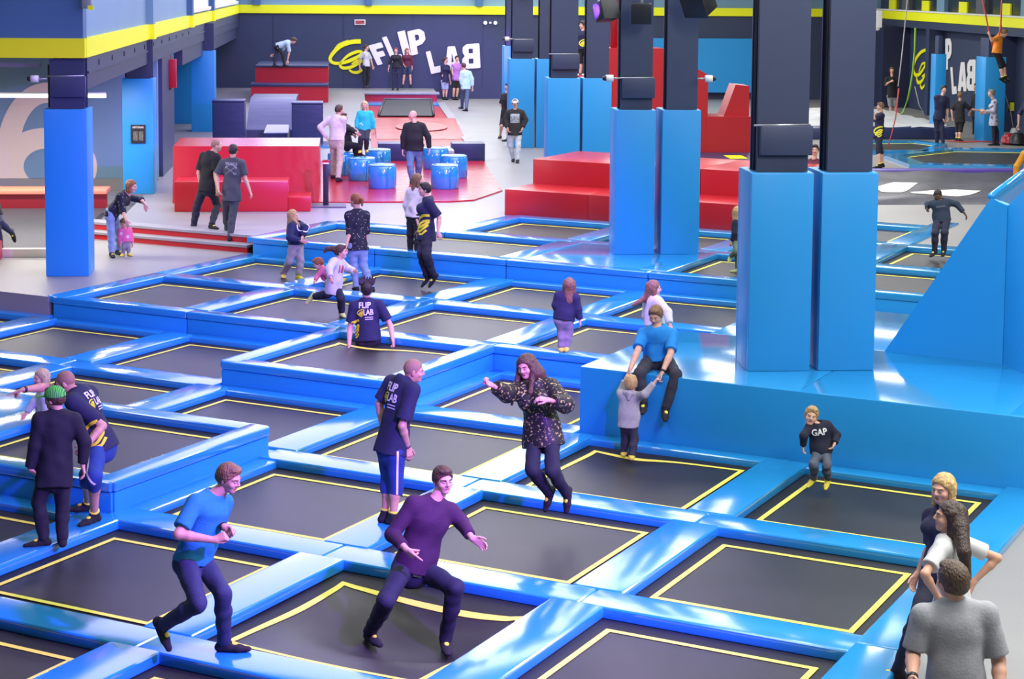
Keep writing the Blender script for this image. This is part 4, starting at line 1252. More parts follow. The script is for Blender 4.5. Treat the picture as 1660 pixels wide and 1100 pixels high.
FAIR = (0.66, 0.37, 0.26); TAN = (0.58, 0.31, 0.21); DARK = (0.10, 0.045, 0.025); PINKY = (0.66, 0.35, 0.27)
M_EYEW = mat('eye_white', (0.38, 0.34, 0.32), 0.5); M_EYED = mat('eye_dark', (0.03, 0.02, 0.015), 0.5); M_LIP = mat('lips', (0.40, 0.12, 0.10), 0.5)
M_CUFFY = mat('cuff_yellow', (0.85, 0.78, 0.06), 0.8)


def cloth(name, col, rough=0.85, noise=(14, 0.10)):
    return mat('cloth_' + name, col, rough, noise=noise, bump=(60, 0.15))


def spotted(name, base, spot_, scale, thr):
    """cloth with small spots"""
    key = 'cloth_' + name
    if key in MAT: return MAT[key]
    m = mat(key, base, 0.8); nt = m.node_tree; bs = nt.nodes['Principled BSDF']; tc = nt.nodes.new('ShaderNodeTexCoord')
    vo = nt.nodes.new('ShaderNodeTexVoronoi'); vo.inputs['Scale'].default_value = scale; nt.links.new(tc.outputs['Object'], vo.inputs['Vector'])
    r = nt.nodes.new('ShaderNodeValToRGB'); r.color_ramp.interpolation = 'LINEAR'
    r.color_ramp.elements[0].position = thr; r.color_ramp.elements[0].color = (*spot_, 1); r.color_ramp.elements[1].position = thr + 0.06; r.color_ramp.elements[1].color = (*base, 1)
    nt.links.new(vo.outputs['Distance'], r.inputs['Fac']); nt.links.new(r.outputs['Color'], bs.inputs['Base Color'])
    return m


def sequin(name, base, spot_, scale):
    key = 'cloth_' + name
    if key in MAT: return MAT[key]
    m = mat(key, base, 0.55); nt = m.node_tree; bs = nt.nodes['Principled BSDF']; tc = nt.nodes.new('ShaderNodeTexCoord')
    n1 = nt.nodes.new('ShaderNodeTexNoise'); n1.inputs['Scale'].default_value = scale; n1.inputs['Detail'].default_value = 4; nt.links.new(tc.outputs['Object'], n1.inputs['Vector'])
    r = nt.nodes.new('ShaderNodeValToRGB'); r.color_ramp.elements[0].position = 0.57; r.color_ramp.elements[0].color = (*base, 1); r.color_ramp.elements[1].position = 0.64; r.color_ramp.elements[1].color = (*spot_, 1)
    nt.links.new(n1.outputs['Fac'], r.inputs['Fac']); nt.links.new(r.outputs['Color'], bs.inputs['Base Color'])
    return m


def striped(name, c0, c1, scale, dist=6):
    key = 'cloth_' + name
    if key in MAT: return MAT[key]
    m = mat(key, c0, 0.8); nt = m.node_tree; bs = nt.nodes['Principled BSDF']; tc = nt.nodes.new('ShaderNodeTexCoord')
    w = nt.nodes.new('ShaderNodeTexWave'); w.inputs['Scale'].default_value = scale; w.inputs['Distortion'].default_value = dist; w.inputs['Detail'].default_value = 2; nt.links.new(tc.outputs['Object'], w.inputs['Vector'])
    r = nt.nodes.new('ShaderNodeValToRGB'); r.color_ramp.elements[0].position = 0.18; r.color_ramp.elements[0].color = (*c1, 1); r.color_ramp.elements[1].position = 0.32; r.color_ramp.elements[1].color = (*c0, 1)
    nt.links.new(w.outputs['Fac'], r.inputs['Fac']); nt.links.new(r.outputs['Color'], bs.inputs['Base Color'])
    return m


def hand_field(Fd, W, D, N, S, sc, pose, k=0.006, rmin=0.0):
    """palm and five fingers. W wrist, D hand direction, N palm normal (where the palm looks), S towards the thumb"""
    D = _n(D); N = _n(N - D * float(N @ D)); S = _n(S - D * float(S @ D) - N * float(S @ N))
    pl = 0.088 * sc; r0 = max(0.0088 * sc, rmin)
    for o in (-0.027, -0.009, 0.009, 0.027):                 # palm from four rays
        Fd.cone(W + S * o * 0.55 * sc, W + D * pl + S * o * sc, 0.0145 * sc, 0.0125 * sc, 0.014)
    cur = {'relax': (22, 34, 20), 'open': (4, 8, 6), 'fist': (72, 95, 60), 'point': (72, 95, 60), 'grip': (50, 65, 40), 'splay': (12, 16, 10)}[pose]
    for f, (o, ln) in enumerate(((0.028, 0.92), (0.0095, 1.0), (-0.009, 0.94), (-0.027, 0.76))):
        p = W + D * (pl - 0.004 * abs(f - 1)) + S * o * sc; ang = 0.0
        c = (2, 4, 4) if (pose == 'point' and f == 0) else cur
        d0 = _n(D + S * (o * (3.5 if pose in ('open', 'splay') else 1.2)))
        for sgm, (l_, rr) in enumerate(((0.042, 1.0), (0.027, 0.9), (0.021, 0.78))):
            ang += math.radians(c[sgm]); dr = d0 * math.cos(ang) + N * math.sin(ang); q = p + dr * l_ * ln * sc
            Fd.cone(p, q, r0 * rr, r0 * rr * 0.92, k); p = q
    # thumb leaves the side of the palm near its base
    p = W + D * 0.022 * sc + S * 0.026 * sc
    d1 = _n(D * 0.75 + S * 0.65 + N * 0.25) if pose in ('open', 'relax', 'splay', 'grip') else _n(D * 0.85 + S * 0.25 + N * 0.55)
    q = p + d1 * 0.042 * sc; Fd.cone(p, q, r0 * 1.35, r0 * 1.1, 0.01)
    d2 = _n(d1 + D * 0.5 - (S * 0.2 if pose != 'open' else 0) + (N * 0.7 - S * .5 if pose in ('fist', 'point') else 0)); p = q; q = p + d2 * 0.030 * sc; Fd.cone(p, q, r0 * 1.08, r0, k)
    p = q; q = p + _n(d2 + N * 0.2) * 0.024 * sc; Fd.cone(p, q, r0, r0 * 0.85, k)


def unproj(px, D): return CAMP + ray(px[0], px[1]) * (D)          # ray() has unit camera depth


def lift(parent, px, length, sgn):
    """3d point on the pixel ray at bone length from its parent; sgn +1 farther, -1 nearer, 0 same depth"""
    r = ray(px[0], px[1]); dep = float((parent - CAMP) @ CR[2])
    if sgn == 0: return CAMP + r * dep
    o = CAMP - parent; a = float(r @ r); b = 2 * float(r @ o); c = float(o @ o) - length * length
    disc = b * b - 4 * a * c
    if disc <= 0: t = -b / (2 * a)
    else:
        t = (-b + sgn * math.sqrt(disc)) / (2 * a)
    return CAMP + r * t


def yawv(deg):
    t = math.radians(deg); return np.array([math.sin(t), math.cos(t), 0.0])


def person(label, h, ground, face, pelvis, neck, head, LA=None, RA=None, LL=None, RL=None, *, hf=None, hp=0, hr=0, hsz=None, kid=False, fem=False, wt=1.0,
           skin=FAIR, top=None, bot=None, sho=None, hair=None, hairm=None, sleeve=0.5, leg=1.0, hem=0.03, lean=0, hands=('relax', 'relax'), vox=None, cuff=None,
           extra=None, name='person', group=None, sw=None, skirt=None, loose=1.0, hface=None, belt=None, headlift=0, strands=None, cap=None, hpf=None, noroot=None, bulge=0.0, bl=None, srad=0.062, plant=None):
    """ground = (px, py, z) of the point under the body; joints are pixels (x, y[, sgn]); face / hf = heading in degrees (0 away, 90 right, 180 to the camera)"""
    hf = face if hf is None else hf
    G = np.array(gp(ground[0], ground[1], ground[2])); dep = float((G - CAMP) @ CR[2])
    if len(ground) > 3: dep += ground[3]
    if plant is None: plant = {-1: ground[2], 1: ground[2]}
    sole = 0.077 * h / 1.76 * (1.15 if kid else 1.0); pa = {}
    for sd, A in ((-1, LL), (1, RL)):                       # planted feet stand on the surface
        if A is not None and sd in plant: pa[sd] = np.array(gp(A[1][0], A[1][1], plant[sd] + sole))
    if pa: dep = float(np.mean([(q - CAMP) @ CR[2] for q in pa.values()]))
    ppm = FOC / dep
    if vox is None: vox = 0.0105 if ppm > 140 else (0.0125 if ppm > 80 else (0.017 if ppm > 55 else 0.023))
    fine = min(vox, 0.0070 if ppm > 140 else (0.009 if ppm > 80 else (0.013 if ppm > 55 else 0.018)))
    pel = unproj(pelvis, dep); nk = lift(pel, neck, 0.29 * h, lean)
    up = _n(nk - pel); fw0 = yawv(face); fw = _n(fw0 - up * float(fw0 @ up)); rt = np.cross(fw, up)
    hp0 = yawv(face if hpf is None else hpf); hfw = _n(hp0 - up * float(hp0 @ up)); hrt = np.cross(hfw, up)
    swd = (sw if sw else (0.185 if fem else 0.208) if not kid else 0.20) * h
    sdn = 0.030 if kid else 0.042
    sh = {1: nk - up * sdn * h + rt * swd * 0.5, -1: nk - up * sdn * h - rt * swd * 0.5}     # +1 right, -1 left
    hw = (0.052 if not fem else 0.055) * h
    hip = {1: pel + hrt * hw, -1: pel - hrt * hw}
    HC = lift(nk, head, 0.115 * h, headlift)
    hz = hsz if hsz else (0.235 if not kid else 0.215)
    hs = hz / 0.235
    # head frame
    hfv = yawv(hf); upz = np.array([0, 0, 1.0]); p_ = math.radians(hp)
    HF = _n(hfv * math.cos(p_) - upz * math.sin(p_)); HR = _n(np.cross(hfv, upz)); HU = np.cross(HR, HF)
    if hr:
        c_, s_ = math.cos(math.radians(hr)), math.sin(math.radians(hr)); HR, HU = HR * c_ + HU * s_, HU * c_ - HR * s_
    AX = np.array([HR, HF, HU])
    arm = {}
    for sd, A in ((-1, LA), (1, RA)):
        if A is None:
            e = sh[sd] - up * 0.165 * h + rt * sd * 0.035 * h - fw * 0.01 * h; w = e + _n(-upz * 1.0 + fw * 0.35) * 0.145 * h
            hd = None
        else:
            e = lift(sh[sd], A[0], 0.172 * h, A[0][2] if len(A[0]) > 2 else 0); w = lift(e, A[1], 0.152 * h, A[1][2] if len(A[1]) > 2 else 0)
            hd = lift(w, A[2], 0.09 * h, A[2][2] if len(A[2]) > 2 else 0) if len(A) > 2 else None
        arm[sd] = (e, w, _n(hd - w) if hd is not None else _n(w - e))
    lg_ = {}
    for sd, A in ((-1, LL), (1, RL)):
        if A is None:
            k_ = hip[sd] - upz * 0.245 * h; a_ = k_ - upz * 0.235 * h; t_ = a_ + hfw * 0.11 * h - upz * 0.03 * h
        else:
            k_ = lift(hip[sd], A[0], 0.245 * h, A[0][2] if len(A[0]) > 2 else 0)
            if sd in pa:
                a_ = pa[sd]
                if len(A[0]) < 3 or A[0][2] == 0: k_ = unproj(A[0], 0.5 * (float((hip[sd] - CAMP) @ CR[2]) + float((a_ - CAMP) @ CR[2])) - 0.02 * h * float(hfw @ np.array([0, -1.0, 0])))
            else: a_ = lift(k_, A[1], 0.24 * h, A[1][2] if len(A[1]) > 2 else 0)
            t_ = lift(a_, A[2], 0.115 * h, A[2][2] if len(A[2]) > 2 else 0) if len(A) > 2 else a_ + hfw * 0.11 * h - upz * 0.03 * h
        if sd in pa:
            tg = np.array(gp(A[2][0], A[2][1], plant[sd] + 0.02)) if len(A) > 2 else a_ + hfw
            td = tg - a_; td[2] = 0.0; td = _n(td) if np.linalg.norm(td) > 0.04 else _n(np.array([hfw[0], hfw[1], 0.0]))
            if float(td @ hfw) < -0.3: td = _n(np.array([hfw[0], hfw[1], 0.0]))
            t_ = a_ + td * 0.115 * h
        lg_[sd] = (k_, a_, t_)
    allp = [HC + HU * 0.2, HC - HU * .2, nk, pel] + [x for s_ in (1, -1) for x in (sh[s_], arm[s_][0], arm[s_][1], lg_[s_][0], lg_[s_][1], lg_[s_][2])]
    lo = np.min(allp, 0); hi = np.max(allp, 0)
    org = np.array([pel[0], pel[1], float(lo[2])]) if noroot is None else np.array(noroot)
    P = empty(name, Vector(org), 0, label, 'person', group)
    g = h / 1.76 * wt * (1.12 if kid else 1.0)
    SK = skin_mat(skin)
    # radii
    rc, rw, rp = (0.150, 0.132, 0.150) if not fem else (0.128, 0.108, 0.152)
    if kid: rc, rw, rp = 0.142, 0.140, 0.142
    rc, rw, rp = rc * g, rw * g, rp * g
    ua, fa, wr_ = (0.046, 0.039, 0.027) if not fem else (0.041, 0.034, 0.023)
    ua, fa, wr_ = ua * g, fa * g, wr_ * g
    th, kn, cf, an = (0.083, 0.056, 0.053, 0.034) if not fem else (0.080, 0.052, 0.049, 0.031)
    th, kn, cf, an = th * g, kn * g, cf * g, an * g
    chest = pel + (nk - pel) * 0.70 + fw * 0.008; waist = pel + (nk - pel) * 0.36 + fw * bulge; belly = pel + (nk - pel) * 0.15

    def torso(Fd, inf, shoulders=True, low=True):
        if low: Fd.cone(pel - up * 0.01, belly, rp + inf, (rw + rp) / 2 + inf, 0.05, fw, 0.72)
        Fd.cone(belly, waist, (rw + rp) / 2 + inf, rw + inf + bulge, 0.05, fw, 0.72)
        Fd.cone(waist, chest, rw + inf + bulge, rc + inf, 0.05, fw, 0.74)
        Fd.cone(chest, nk - up * 0.075 * h, rc + inf, rc * 0.82 + inf, 0.05, fw, 0.68)
        if fem and not kid:
            for s_ in (1, -1): Fd.ell(chest + fw * (rc * 0.62) + rt * s_ * 0.07 * g + up * 0.0, (rt, fw, up), (0.065 * g + inf, 0.06 * g + inf, 0.065 * g + inf), 0.04)
        if shoulders:
            for s_ in (1, -1): Fd.cone(nk - up * 0.012 * h, sh[s_] - up * 0.004 * h, 0.050 * g + inf, 0.043 * g + inf, 0.04)
            Fd.cone(sh[1] - up * .035 - rt * .02, sh[-1] - up * .035 + rt * .02, 0.050 * g + inf, 0.050 * g + inf, 0.04)

    def parts_bounds(pts, m): return np.min(pts, 0) - m, np.max(pts, 0) + m

    verts, faces, mids = [], [], []

    def addm(Fd, mi=0, fn=None):
        p, f = Fd.mesh(); o = sum(len(x) for x in verts); verts.append(p); faces.append(f + o)
        m_ = np.full(len(f), mi)
        if fn is not None and len(f): m_ = fn(p, f, m_)
        mids.append(m_)
    # --- body core (arms, legs, torso)
    l_, h_ = parts_bounds(allp + [pel - up * 0.1], 0.16)
    B = Field(l_, h_, max(vox, 0.011))
    torso(B, -0.022 if top is not None else -0.006)
    cva = 0.84 if (top is not None and sleeve >= 0.3) else 1.0; cvf = 0.84 if (top is not None and sleeve > 0.75) else 1.0
    cvt = 0.86 if bot is not None else 1.0; cvl = 0.84 if (bot is not None and leg > 0.8) else 1.0
    for s_ in (1, -1):
        e, w, d_ = arm[s_]; B.cone(sh[s_], e, ua * cva, fa * (1.05 if cvf == 1 else 0.88), 0.03); B.cone(e, e + (w - e) * 0.3, fa * 1.02 * cvf, fa * 1.05 * cvf, 0.015); B.cone(e + (w - e) * 0.3, w, fa * 1.05 * cvf, wr_ * (1 if cvf == 1 else 0.92), 0.015)
        k_, a_, t_ = lg_[s_]; B.cone(hip[s_], k_, th * 0.98 * cvt, kn * (cvl if leg > 0.5 else 1.0), 0.03); B.cone(k_, k_ + (a_ - k_) * 0.33 - fw * 0.008, kn * 0.96 * cvl, cf * cvl, 0.02); B.cone(k_ + (a_ - k_) * 0.33, a_, cf * cvl, an * 0.95, 0.02)
        if sho is None: B.cone(a_ - upz * 0.02, a_ + _n(t_ - a_) * 0.08 * h, an * 0.95, an * 0.7, 0.02)
    B.cone(nk - up * 0.03, HC - HU * 0.05 * hs, 0.052 * g if not fem else 0.045 * g, 0.050 * hs, 0.03)
    addm(B)
    # --- head, finer
    Hd = Field(HC - 0.19 * hs, HC + 0.19 * hs, fine)
    E = lambda x, y, z: HC + (HR * x + HF * y + HU * z) * hs
    Hd.ell(E(0, -0.012, 0.022), AX, (0.074 * hs, 0.095 * hs, 0.094 * hs), 0.02)
    Hd.ell(E(0, 0.030, -0.040), AX, (0.058 * hs, 0.058 * hs, 0.068 * hs), 0.035 * hs)
    Hd.ell(E(0, 0.062, -0.088), AX, (0.028 * hs, 0.022 * hs, 0.020 * hs), 0.03 * hs)
    for s_ in (1, -1):
        Hd.cone(E(s_ * 0.010, 0.082, 0.026), E(s_ * 0.045, 0.070, 0.024), 0.012 * hs, 0.010 * hs, 0.014 * hs)
        Hd.ell(E(s_ * 0.032, 0.096, 0.006), AX, (0.017 * hs, 0.014 * hs, 0.011 * hs), 0.012 * hs, sub=True)
        Hd.ell(E(s_ * 0.040, 0.060, -0.025), AX, (0.026 * hs, 0.022 * hs, 0.022 * hs), 0.02 * hs)
        if hair is None or hair[0] not in ('long', 'bob', 'cover'):
            Hd.ell(E(s_ * 0.078, -0.012, -0.010), (_n(HR * 1.0 + HF * -0.35 * s_), _n(HF + HR * 0.35 * s_), HU), (0.009 * hs, 0.019 * hs, 0.032 * hs), 0.008 * hs)
    Hd.cone(E(0, 0.086, 0.018), E(0, 0.106, -0.018), 0.009 * hs, 0.012 * hs, 0.010 * hs)
    Hd.cone(E(-0.012, 0.094, -0.024), E(0.012, 0.094, -0.024), 0.009 * hs, 0.009 * hs, 0.008 * hs)
    Hd.cone(E(-0.016, 0.083, -0.054), E(0.016, 0.083, -0.054), 0.008 * hs, 0.008 * hs, 0.008 * hs)
    Hd.cone(E(0, -0.02, -0.03), E(0, -0.035, -0.16), 0.055 * hs, 0.050 * hs, 0.03 * hs, clip=None)

    def lipf(p, f, m_):
        c = p[f].mean(1) - HC; y = c @ HF / hs; z = c @ HU / hs; x = np.abs(c @ HR) / hs
        return np.where((y > 0.082) & (z < -0.046) & (z > -0.064) & (x < 0.023), 3, m_)
    addm(Hd, 0, lipf)
    for s_ in (1, -1):
        for r_, off, mi in ((0.0105, 0.0805, 1), (0.0072, 0.0850, 2)):
            Ef = Field(E(s_ * 0.031, off, 0.006) - 0.02 * hs, E(s_ * 0.031, off, 0.006) + 0.02 * hs, min(fine, 0.004) * hs); Ef.ell(E(s_ * 0.031, off, 0.006), AX, (r_ * 1.15 * hs, r_ * hs, r_ * 0.75 * hs), 0); addm(Ef, mi)
    # --- hands, finer
    hsc = (0.105 * h / 0.185) * (1.08 if kid else 1.0)
    for s_, ps in ((-1, hands[0]), (1, hands[1])):
        e, w, d_ = arm[s_]
        if ps is None: continue
        inward = _n(-rt * s_ + fw * 0.15)
        nrm = inward - d_ * float(inward @ d_)
        if np.linalg.norm(nrm) < 0.25: nrm = -up - d_ * float(-up @ d_)
        nrm = _n(nrm)
        if ps in ('splay', 'grip') or (abs(float(d_ @ upz)) < 0.55 and ps in ('open', 'point')):
            nn = -upz - d_ * float(-upz @ d_); nrm = _n(nn) if np.linalg.norm(nn) > .2 else nrm
        thumb = np.cross(nrm, d_) * 1.0
        if float(thumb @ (fw + upz * 0.4 - rt * s_ * 0.6)) < 0: thumb = -thumb
        Fh = Field(w - 0.06 * hsc - np.abs(d_) * 0.0 - 0.17 * hsc, w + 0.23 * hsc, fine if ppm < 140 else 0.0052)
        Fh.cone(w - _n(w - e) * 0.05 * hsc, w + d_ * 0.01, wr_ * 1.02, 0.024 * hsc, 0.012)
        hand_field(Fh, w, d_, nrm, thumb, hsc, ps, rmin=fine * 0.85 if ppm < 80 else 0)
        addm(Fh)
    me = mesh_np('body', np.concatenate(verts), np.concatenate(faces), org, [SK, M_EYEW, M_EYED, M_LIP], np.concatenate(mids)); BO = link('body', me, P)
    out = {}

    def garment(nm, Fd, material, parent=P):
        p, f = Fd.mesh()
        if len(f) == 0: return None
        me = mesh_np(nm, p, f, org, [material]); o = link(nm, me, parent); return o
    seed = int(abs(ground[0] * 7 + ground[1])) % 9999
    wa = 0.0065 if ppm > 80 else 0.005
    # --- top
    if top is not None:
        tm, = top if isinstance(top, tuple) else (top,)
        pts = [nk, pel - up * (hem * h + 0.05), sh[1], sh[-1], arm[1][0], arm[-1][0]] + ([arm[1][1], arm[-1][1]] if sleeve > 0.5 else [])
        l_, h_ = parts_bounds(pts, 0.22 * max(1, loose)); Fd = Field(l_, h_, vox)
        inf = 0.014 * loose
        torso(Fd, inf)
        hemp = pel - up * hem * h
        Fd.cone(belly, hemp - up * 0.03, (rw + rp) / 2 + inf, rp + inf * 1.2 + 0.018, 0.05, fw, 0.82)
        Fd.cut(hemp, -up)
        Fd.wrinkle(wa, 0.20, seed)
        # neckline
        Fd.ell(nk + up * 0.075 * g + fw * 0.03 * g, (rt, fw, up), (0.075 * g, 0.085 * g, 0.085 * g), 0.01, sub=True)
        for s_ in (1, -1):
            e, w, d_ = arm[s_]; sl2 = 0.010 + 0.012 * loose
            if sleeve <= 0: continue
            if sleeve <= 0.5:
                c_ = sh[s_] + (e - sh[s_]) * min(1.0, sleeve * 2); Fd.cone(sh[s_], c_ + _n(e - sh[s_]) * .04, ua + sl2, ua + sl2 * 1.3, 0.035, clip=[(c_, _n(e - sh[s_]))])
            else:
                Fd.cone(sh[s_], e, ua + sl2, fa + sl2 * 1.1, 0.035)
                q = (sleeve - 0.5) * 2; c_ = e + (w - e) * q; Fd.cone(e, c_ + _n(w - e) * 0.03, fa + sl2 * 1.1, wr_ + (fa - wr_) * (1 - q) + sl2 * 0.8, 0.02, clip=[(c_, _n(w - e))])
        out['top'] = garment('top', Fd, tm)
    # --- trousers, shorts or skirt
    if bot is not None:
        pts = [pel + up * 0.12, hip[1], hip[-1]] + [lg_[s_][k_] for s_ in (1, -1) for k_ in (0, 1)]
        l_, h_ = parts_bounds(pts, 0.2); Fd = Field(l_, h_, vox); lo_ = 0.010 * (bl if bl else min(loose, 1.3))
        Fd.cone(pel - up * 0.02, pel + up * 0.055 * h, rp + 0.008, (rp + rw) / 2 + 0.006, 0.03, hfw, 0.72)
        for s_ in (1, -1):
            k_, a_, t_ = lg_[s_]
            bu = hip[s_] - hfw * 0.026 * g
            Fd.ell(bu - up * 0.01, (hrt, hfw, up), (0.080 * g, 0.078 * g, 0.100 * g), 0.03)
            if leg <= 0.5:
                q = leg * 2; c_ = hip[s_] + (k_ - hip[s_]) * q; Fd.cone(hip[s_], c_ + _n(k_ - hip[s_]) * .03, th + lo_, kn + (th - kn) * (1 - q) * .6 + lo_ * 2.4, 0.03, clip=[(c_, _n(k_ - hip[s_]))])
            else:
                Fd.cone(hip[s_], k_, th * 0.94 + lo_, kn + lo_ * 1.3, 0.03)
                q = (leg - 0.5) * 2; c_ = k_ + (a_ - k_) * q
                Fd.cone(k_, k_ + (c_ - k_) * 0.35, kn + lo_ * 1.2, cf + lo_ * 1.2, 0.02); Fd.cone(k_ + (c_ - k_) * 0.35, c_ + _n(a_ - k_) * .03, cf + lo_ * 1.2, an + (cf - an) * (1 - q) + lo_ * 1.5, 0.02, clip=[(c_, _n(a_ - k_))])
        Fd.wrinkle(wa * 0.9, 0.13, seed + 5)
        out['bot'] = garment('shorts' if leg <= 0.72 else 'trousers', Fd, bot)
    if belt is not None:
        Fd = Field(*parts_bounds([pel + up * 0.05 * h], 0.24), vox); c_ = pel + up * 0.045 * h
        Fd.cone(c_ - up * .03, c_ + up * .03, (rp + rw) / 2 + 0.024, (rp + rw) / 2 + 0.024, 0.0, fw, 0.74, clip=[(c_ + up * 0.018, up), (c_ - up * 0.018, -up)]); garment('belt', Fd, belt)
    # --- shoes or grip socks
    if sho is not None:
        for s_ in (1, -1):
            k_, a_, t_ = lg_[s_]; dn = _n(a_ - k_); tv = _n(t_ - a_); d_ = _n(tv - dn * float(tv @ dn) * 0.45); fl = 0.152 * h
            if np.linalg.norm(tv - dn * float(tv @ dn)) < 0.25: d_ = _n(tv + hfw * 0.5)
            q_ = h / 1.76 * (1.15 if kid else 1.0); side = _n(np.cross(d_, dn)); upn = _n(np.cross(side, d_))
            if float(upn @ dn) > 0: upn = -upn
            if s_ in pa: d_ = _n(np.array([tv[0], tv[1], 0.0])); upn = upz; side = _n(np.cross(d_, -upz))
            heel = a_ - upn * 0.042 * q_ - d_ * 0.038 * q_; ball = a_ - upn * 0.050 * q_ + d_ * 0.110 * q_; toe = a_ - upn * 0.054 * q_ + d_ * 0.185 * q_
            l_, h_ = parts_bounds([a_, heel, toe], 0.13); Fd = Field(l_, h_, min(vox, 0.011)); r_ = 0.042 * q_
            Fd.cone(heel, ball, 0.038 * q_, 0.045 * q_, 0.015, upn, 0.80); Fd.cone(ball, toe, 0.045 * q_, 0.034 * q_, 0.015, upn, 0.62)
            Fd.cone(a_ - upn * 0.03 * q_ + d_ * 0.035 * q_, a_, 0.040 * q_, an + 0.006, 0.03)
            Fd.cone(heel, a_ - dn * 0.012 * h, 0.036 * q_, an + 0.010, 0.03); Fd.cone(a_ + dn * 0.01, a_ - dn * 0.035 * h, an + 0.009, an + 0.009, 0.012, clip=[(a_ - dn * 0.035 * h, -dn)])
            so = garment('sock' if cuff is not None else 'shoe', Fd, sho)
            if cuff is not None:
                Fd = Field(*parts_bounds([a_ - dn * 0.03 * h], 0.1), min(vox, 0.009)); c_ = a_ - dn * 0.028 * h
                Fd.cone(c_ - dn * .03, c_ + dn * .03, an + 0.0155, an + 0.0155, 0.0, clip=[(c_ + dn * 0.012, dn), (c_ - dn * 0.012, -dn)]); garment('sock_cuff', Fd, cuff, so)
                Fd = Field(*parts_bounds([a_ + d_ * 0.075 * q_], 0.12), min(vox, 0.010)); c_ = a_ + d_ * 0.075 * q_ - upn * 0.012 * q_
                Fd.ell(c_, (d_, side, upn), (0.035 * h / 1.76, 0.024 * h / 1.76, 0.016), 0); garment('sock_print', Fd, cuff, so)
    # --- hair
    if hair is not None:
        st = hair[0]; ln = hair[1] if len(hair) > 1 else 0.0
        pts = [HC + HU * .15, HC - HU * (0.15 + ln), nk] + [np.array(unproj(p_, dep + (p_[2] if len(p_) > 2 else 0))) for p_ in (strands or [])]
        l_, h_ = parts_bounds(pts, 0.17); Fd = Field(l_, h_, fine if st != 'long' else max(fine, 0.008))
        th_ = 0.004 if st == 'buzz' else 0.013
        front = E(0, 0.070, 0.062); nrm = _n(HF * 0.80 - HU * 0.60)
        Fd.ell(E(0, -0.014, 0.026), AX, ((0.076 + th_) * hs, (0.094 + th_) * hs, (0.094 + th_) * hs), 0.0, clip=[(front, nrm), (E(0, 0, -0.035 if st in ('short', 'buzz') else -0.07), _n(-HU + HF * 0.75))])
        if st in ('short',):
            Fd.ell(E(0, 0.045, 0.098), AX, (0.058 * hs, 0.042 * hs, 0.022 * hs), 0.02)
            Fd.ell(E(0, -0.085, -0.01), AX, (0.060 * hs, 0.028 * hs, 0.045 * hs), 0.02)
            Fd.wrinkle(0.0025, 0.022, seed + 2)
        if st in ('long', 'bob'):
            for s_ in (1, -1):
                Fd.cone(E(s_ * 0.072, -0.005, 0.05), E(s_ * 0.080, -0.01, -0.06 - min(ln, 0.08)), 0.028 * hs, 0.024 * hs, 0.02)
            e0 = E(0, -0.062, 0.0); dd = _n(-upz * 1.0 - yawv(hf) * 0.12)
            Fd.cone(e0, e0 + dd * (0.10 + ln), 0.070 * hs, (0.060 if ln > .12 else 0.066) * hs, 0.03, HF, 0.60)
            for s_ in (1, -1):
                e1 = E(s_ * 0.068, -0.02, 0.0); Fd.cone(e1, e1 + dd * (0.09 + ln * 0.9) + HR * s_ * 0.015 + yawv(hf) * 0.03, 0.034 * hs, 0.022 * hs, 0.02)
                if hface: e1 = E(s_ * 0.062, 0.035, 0.045); e2 = E(s_ * 0.082, 0.03, -0.06); Fd.cone(e1, e2, 0.022 * hs, 0.026 * hs, 0.02); Fd.cone(e2, e2 - upz * hface * 0.6 + yawv(hf) * 0.09 + HR * s_ * 0.02, 0.030 * hs, 0.026 * hs, 0.02); Fd.cone(e2 - upz * hface * 0.6 + yawv(hf) * 0.09 + HR * s_ * 0.02, e2 - upz * hface + yawv(hf) * 0.12 + HR * s_ * 0.02, 0.026 * hs, 0.012 * hs, 0.02)
            Fd.wrinkle(0.0025, 0.03, seed + 2)
        if st == 'pony':
            e0 = E(0, -0.105, 0.045); Fd.cone(e0, e0 - HF * 0.035 * hs - HU * 0.02, 0.026 * hs, 0.030 * hs, 0.01); Fd.cone(e0 - HF * 0.035 * hs - HU * 0.02, e0 - HF * 0.045 * hs - HU * (0.06 + ln), 0.036 * hs, 0.016 * hs, 0.02)
        if strands:
            q = [E(0, -0.06, 0.03)] + [np.array(unproj(p_, dep + (p_[2] if len(p_) > 2 else 0))) for p_ in strands]
            for k_ in range(len(q) - 1):
                r0_ = srad * hs * (1 - 0.62 * k_ / (len(q) - 1)); r1_ = srad * hs * (1 - 0.62 * (k_ + 1) / (len(q) - 1)); Fd.cone(q[k_], q[k_ + 1], r0_, r1_, 0.02)
        out['hair'] = garment('hair', Fd, hairm)
        if ppm > 55:                                          # eyebrows
            for s_ in (1, -1):
                Fe = Field(E(s_ * 0.033, 0.088, 0.030) - 0.04 * hs, E(s_ * 0.033, 0.088, 0.030) + 0.04 * hs, 0.004)
                Fe.cone(E(s_ * 0.018, 0.091, 0.026), E(s_ * 0.048, 0.079, 0.030), 0.0058 * hs, 0.0045 * hs, 0); garment('eyebrow', Fe, hairm, BO)
    if cap is not None:
        cm, brim = cap
        Fd = Field(HC - 0.26, HC + 0.26, fine); Fd.ell(E(0, -0.012, 0.040), AX, (0.097 * hs, 0.116 * hs, 0.098 * hs), 0.0, clip=[(E(0, 0, 0.022), -HU)])
        b0 = E(0, 0.07, 0.032); 
        if brim:
            bd = _n(HF * math.cos(math.radians(brim)) + HR * math.sin(math.radians(brim))); Fd.cone(E(0, 0, 0.034) + bd * 0.085 * hs, E(0, 0, 0.020) + bd * 0.155 * hs, 0.068 * hs, 0.055 * hs, 0.01, HU, 0.14)
        out['cap'] = garment('cap', Fd, cm)
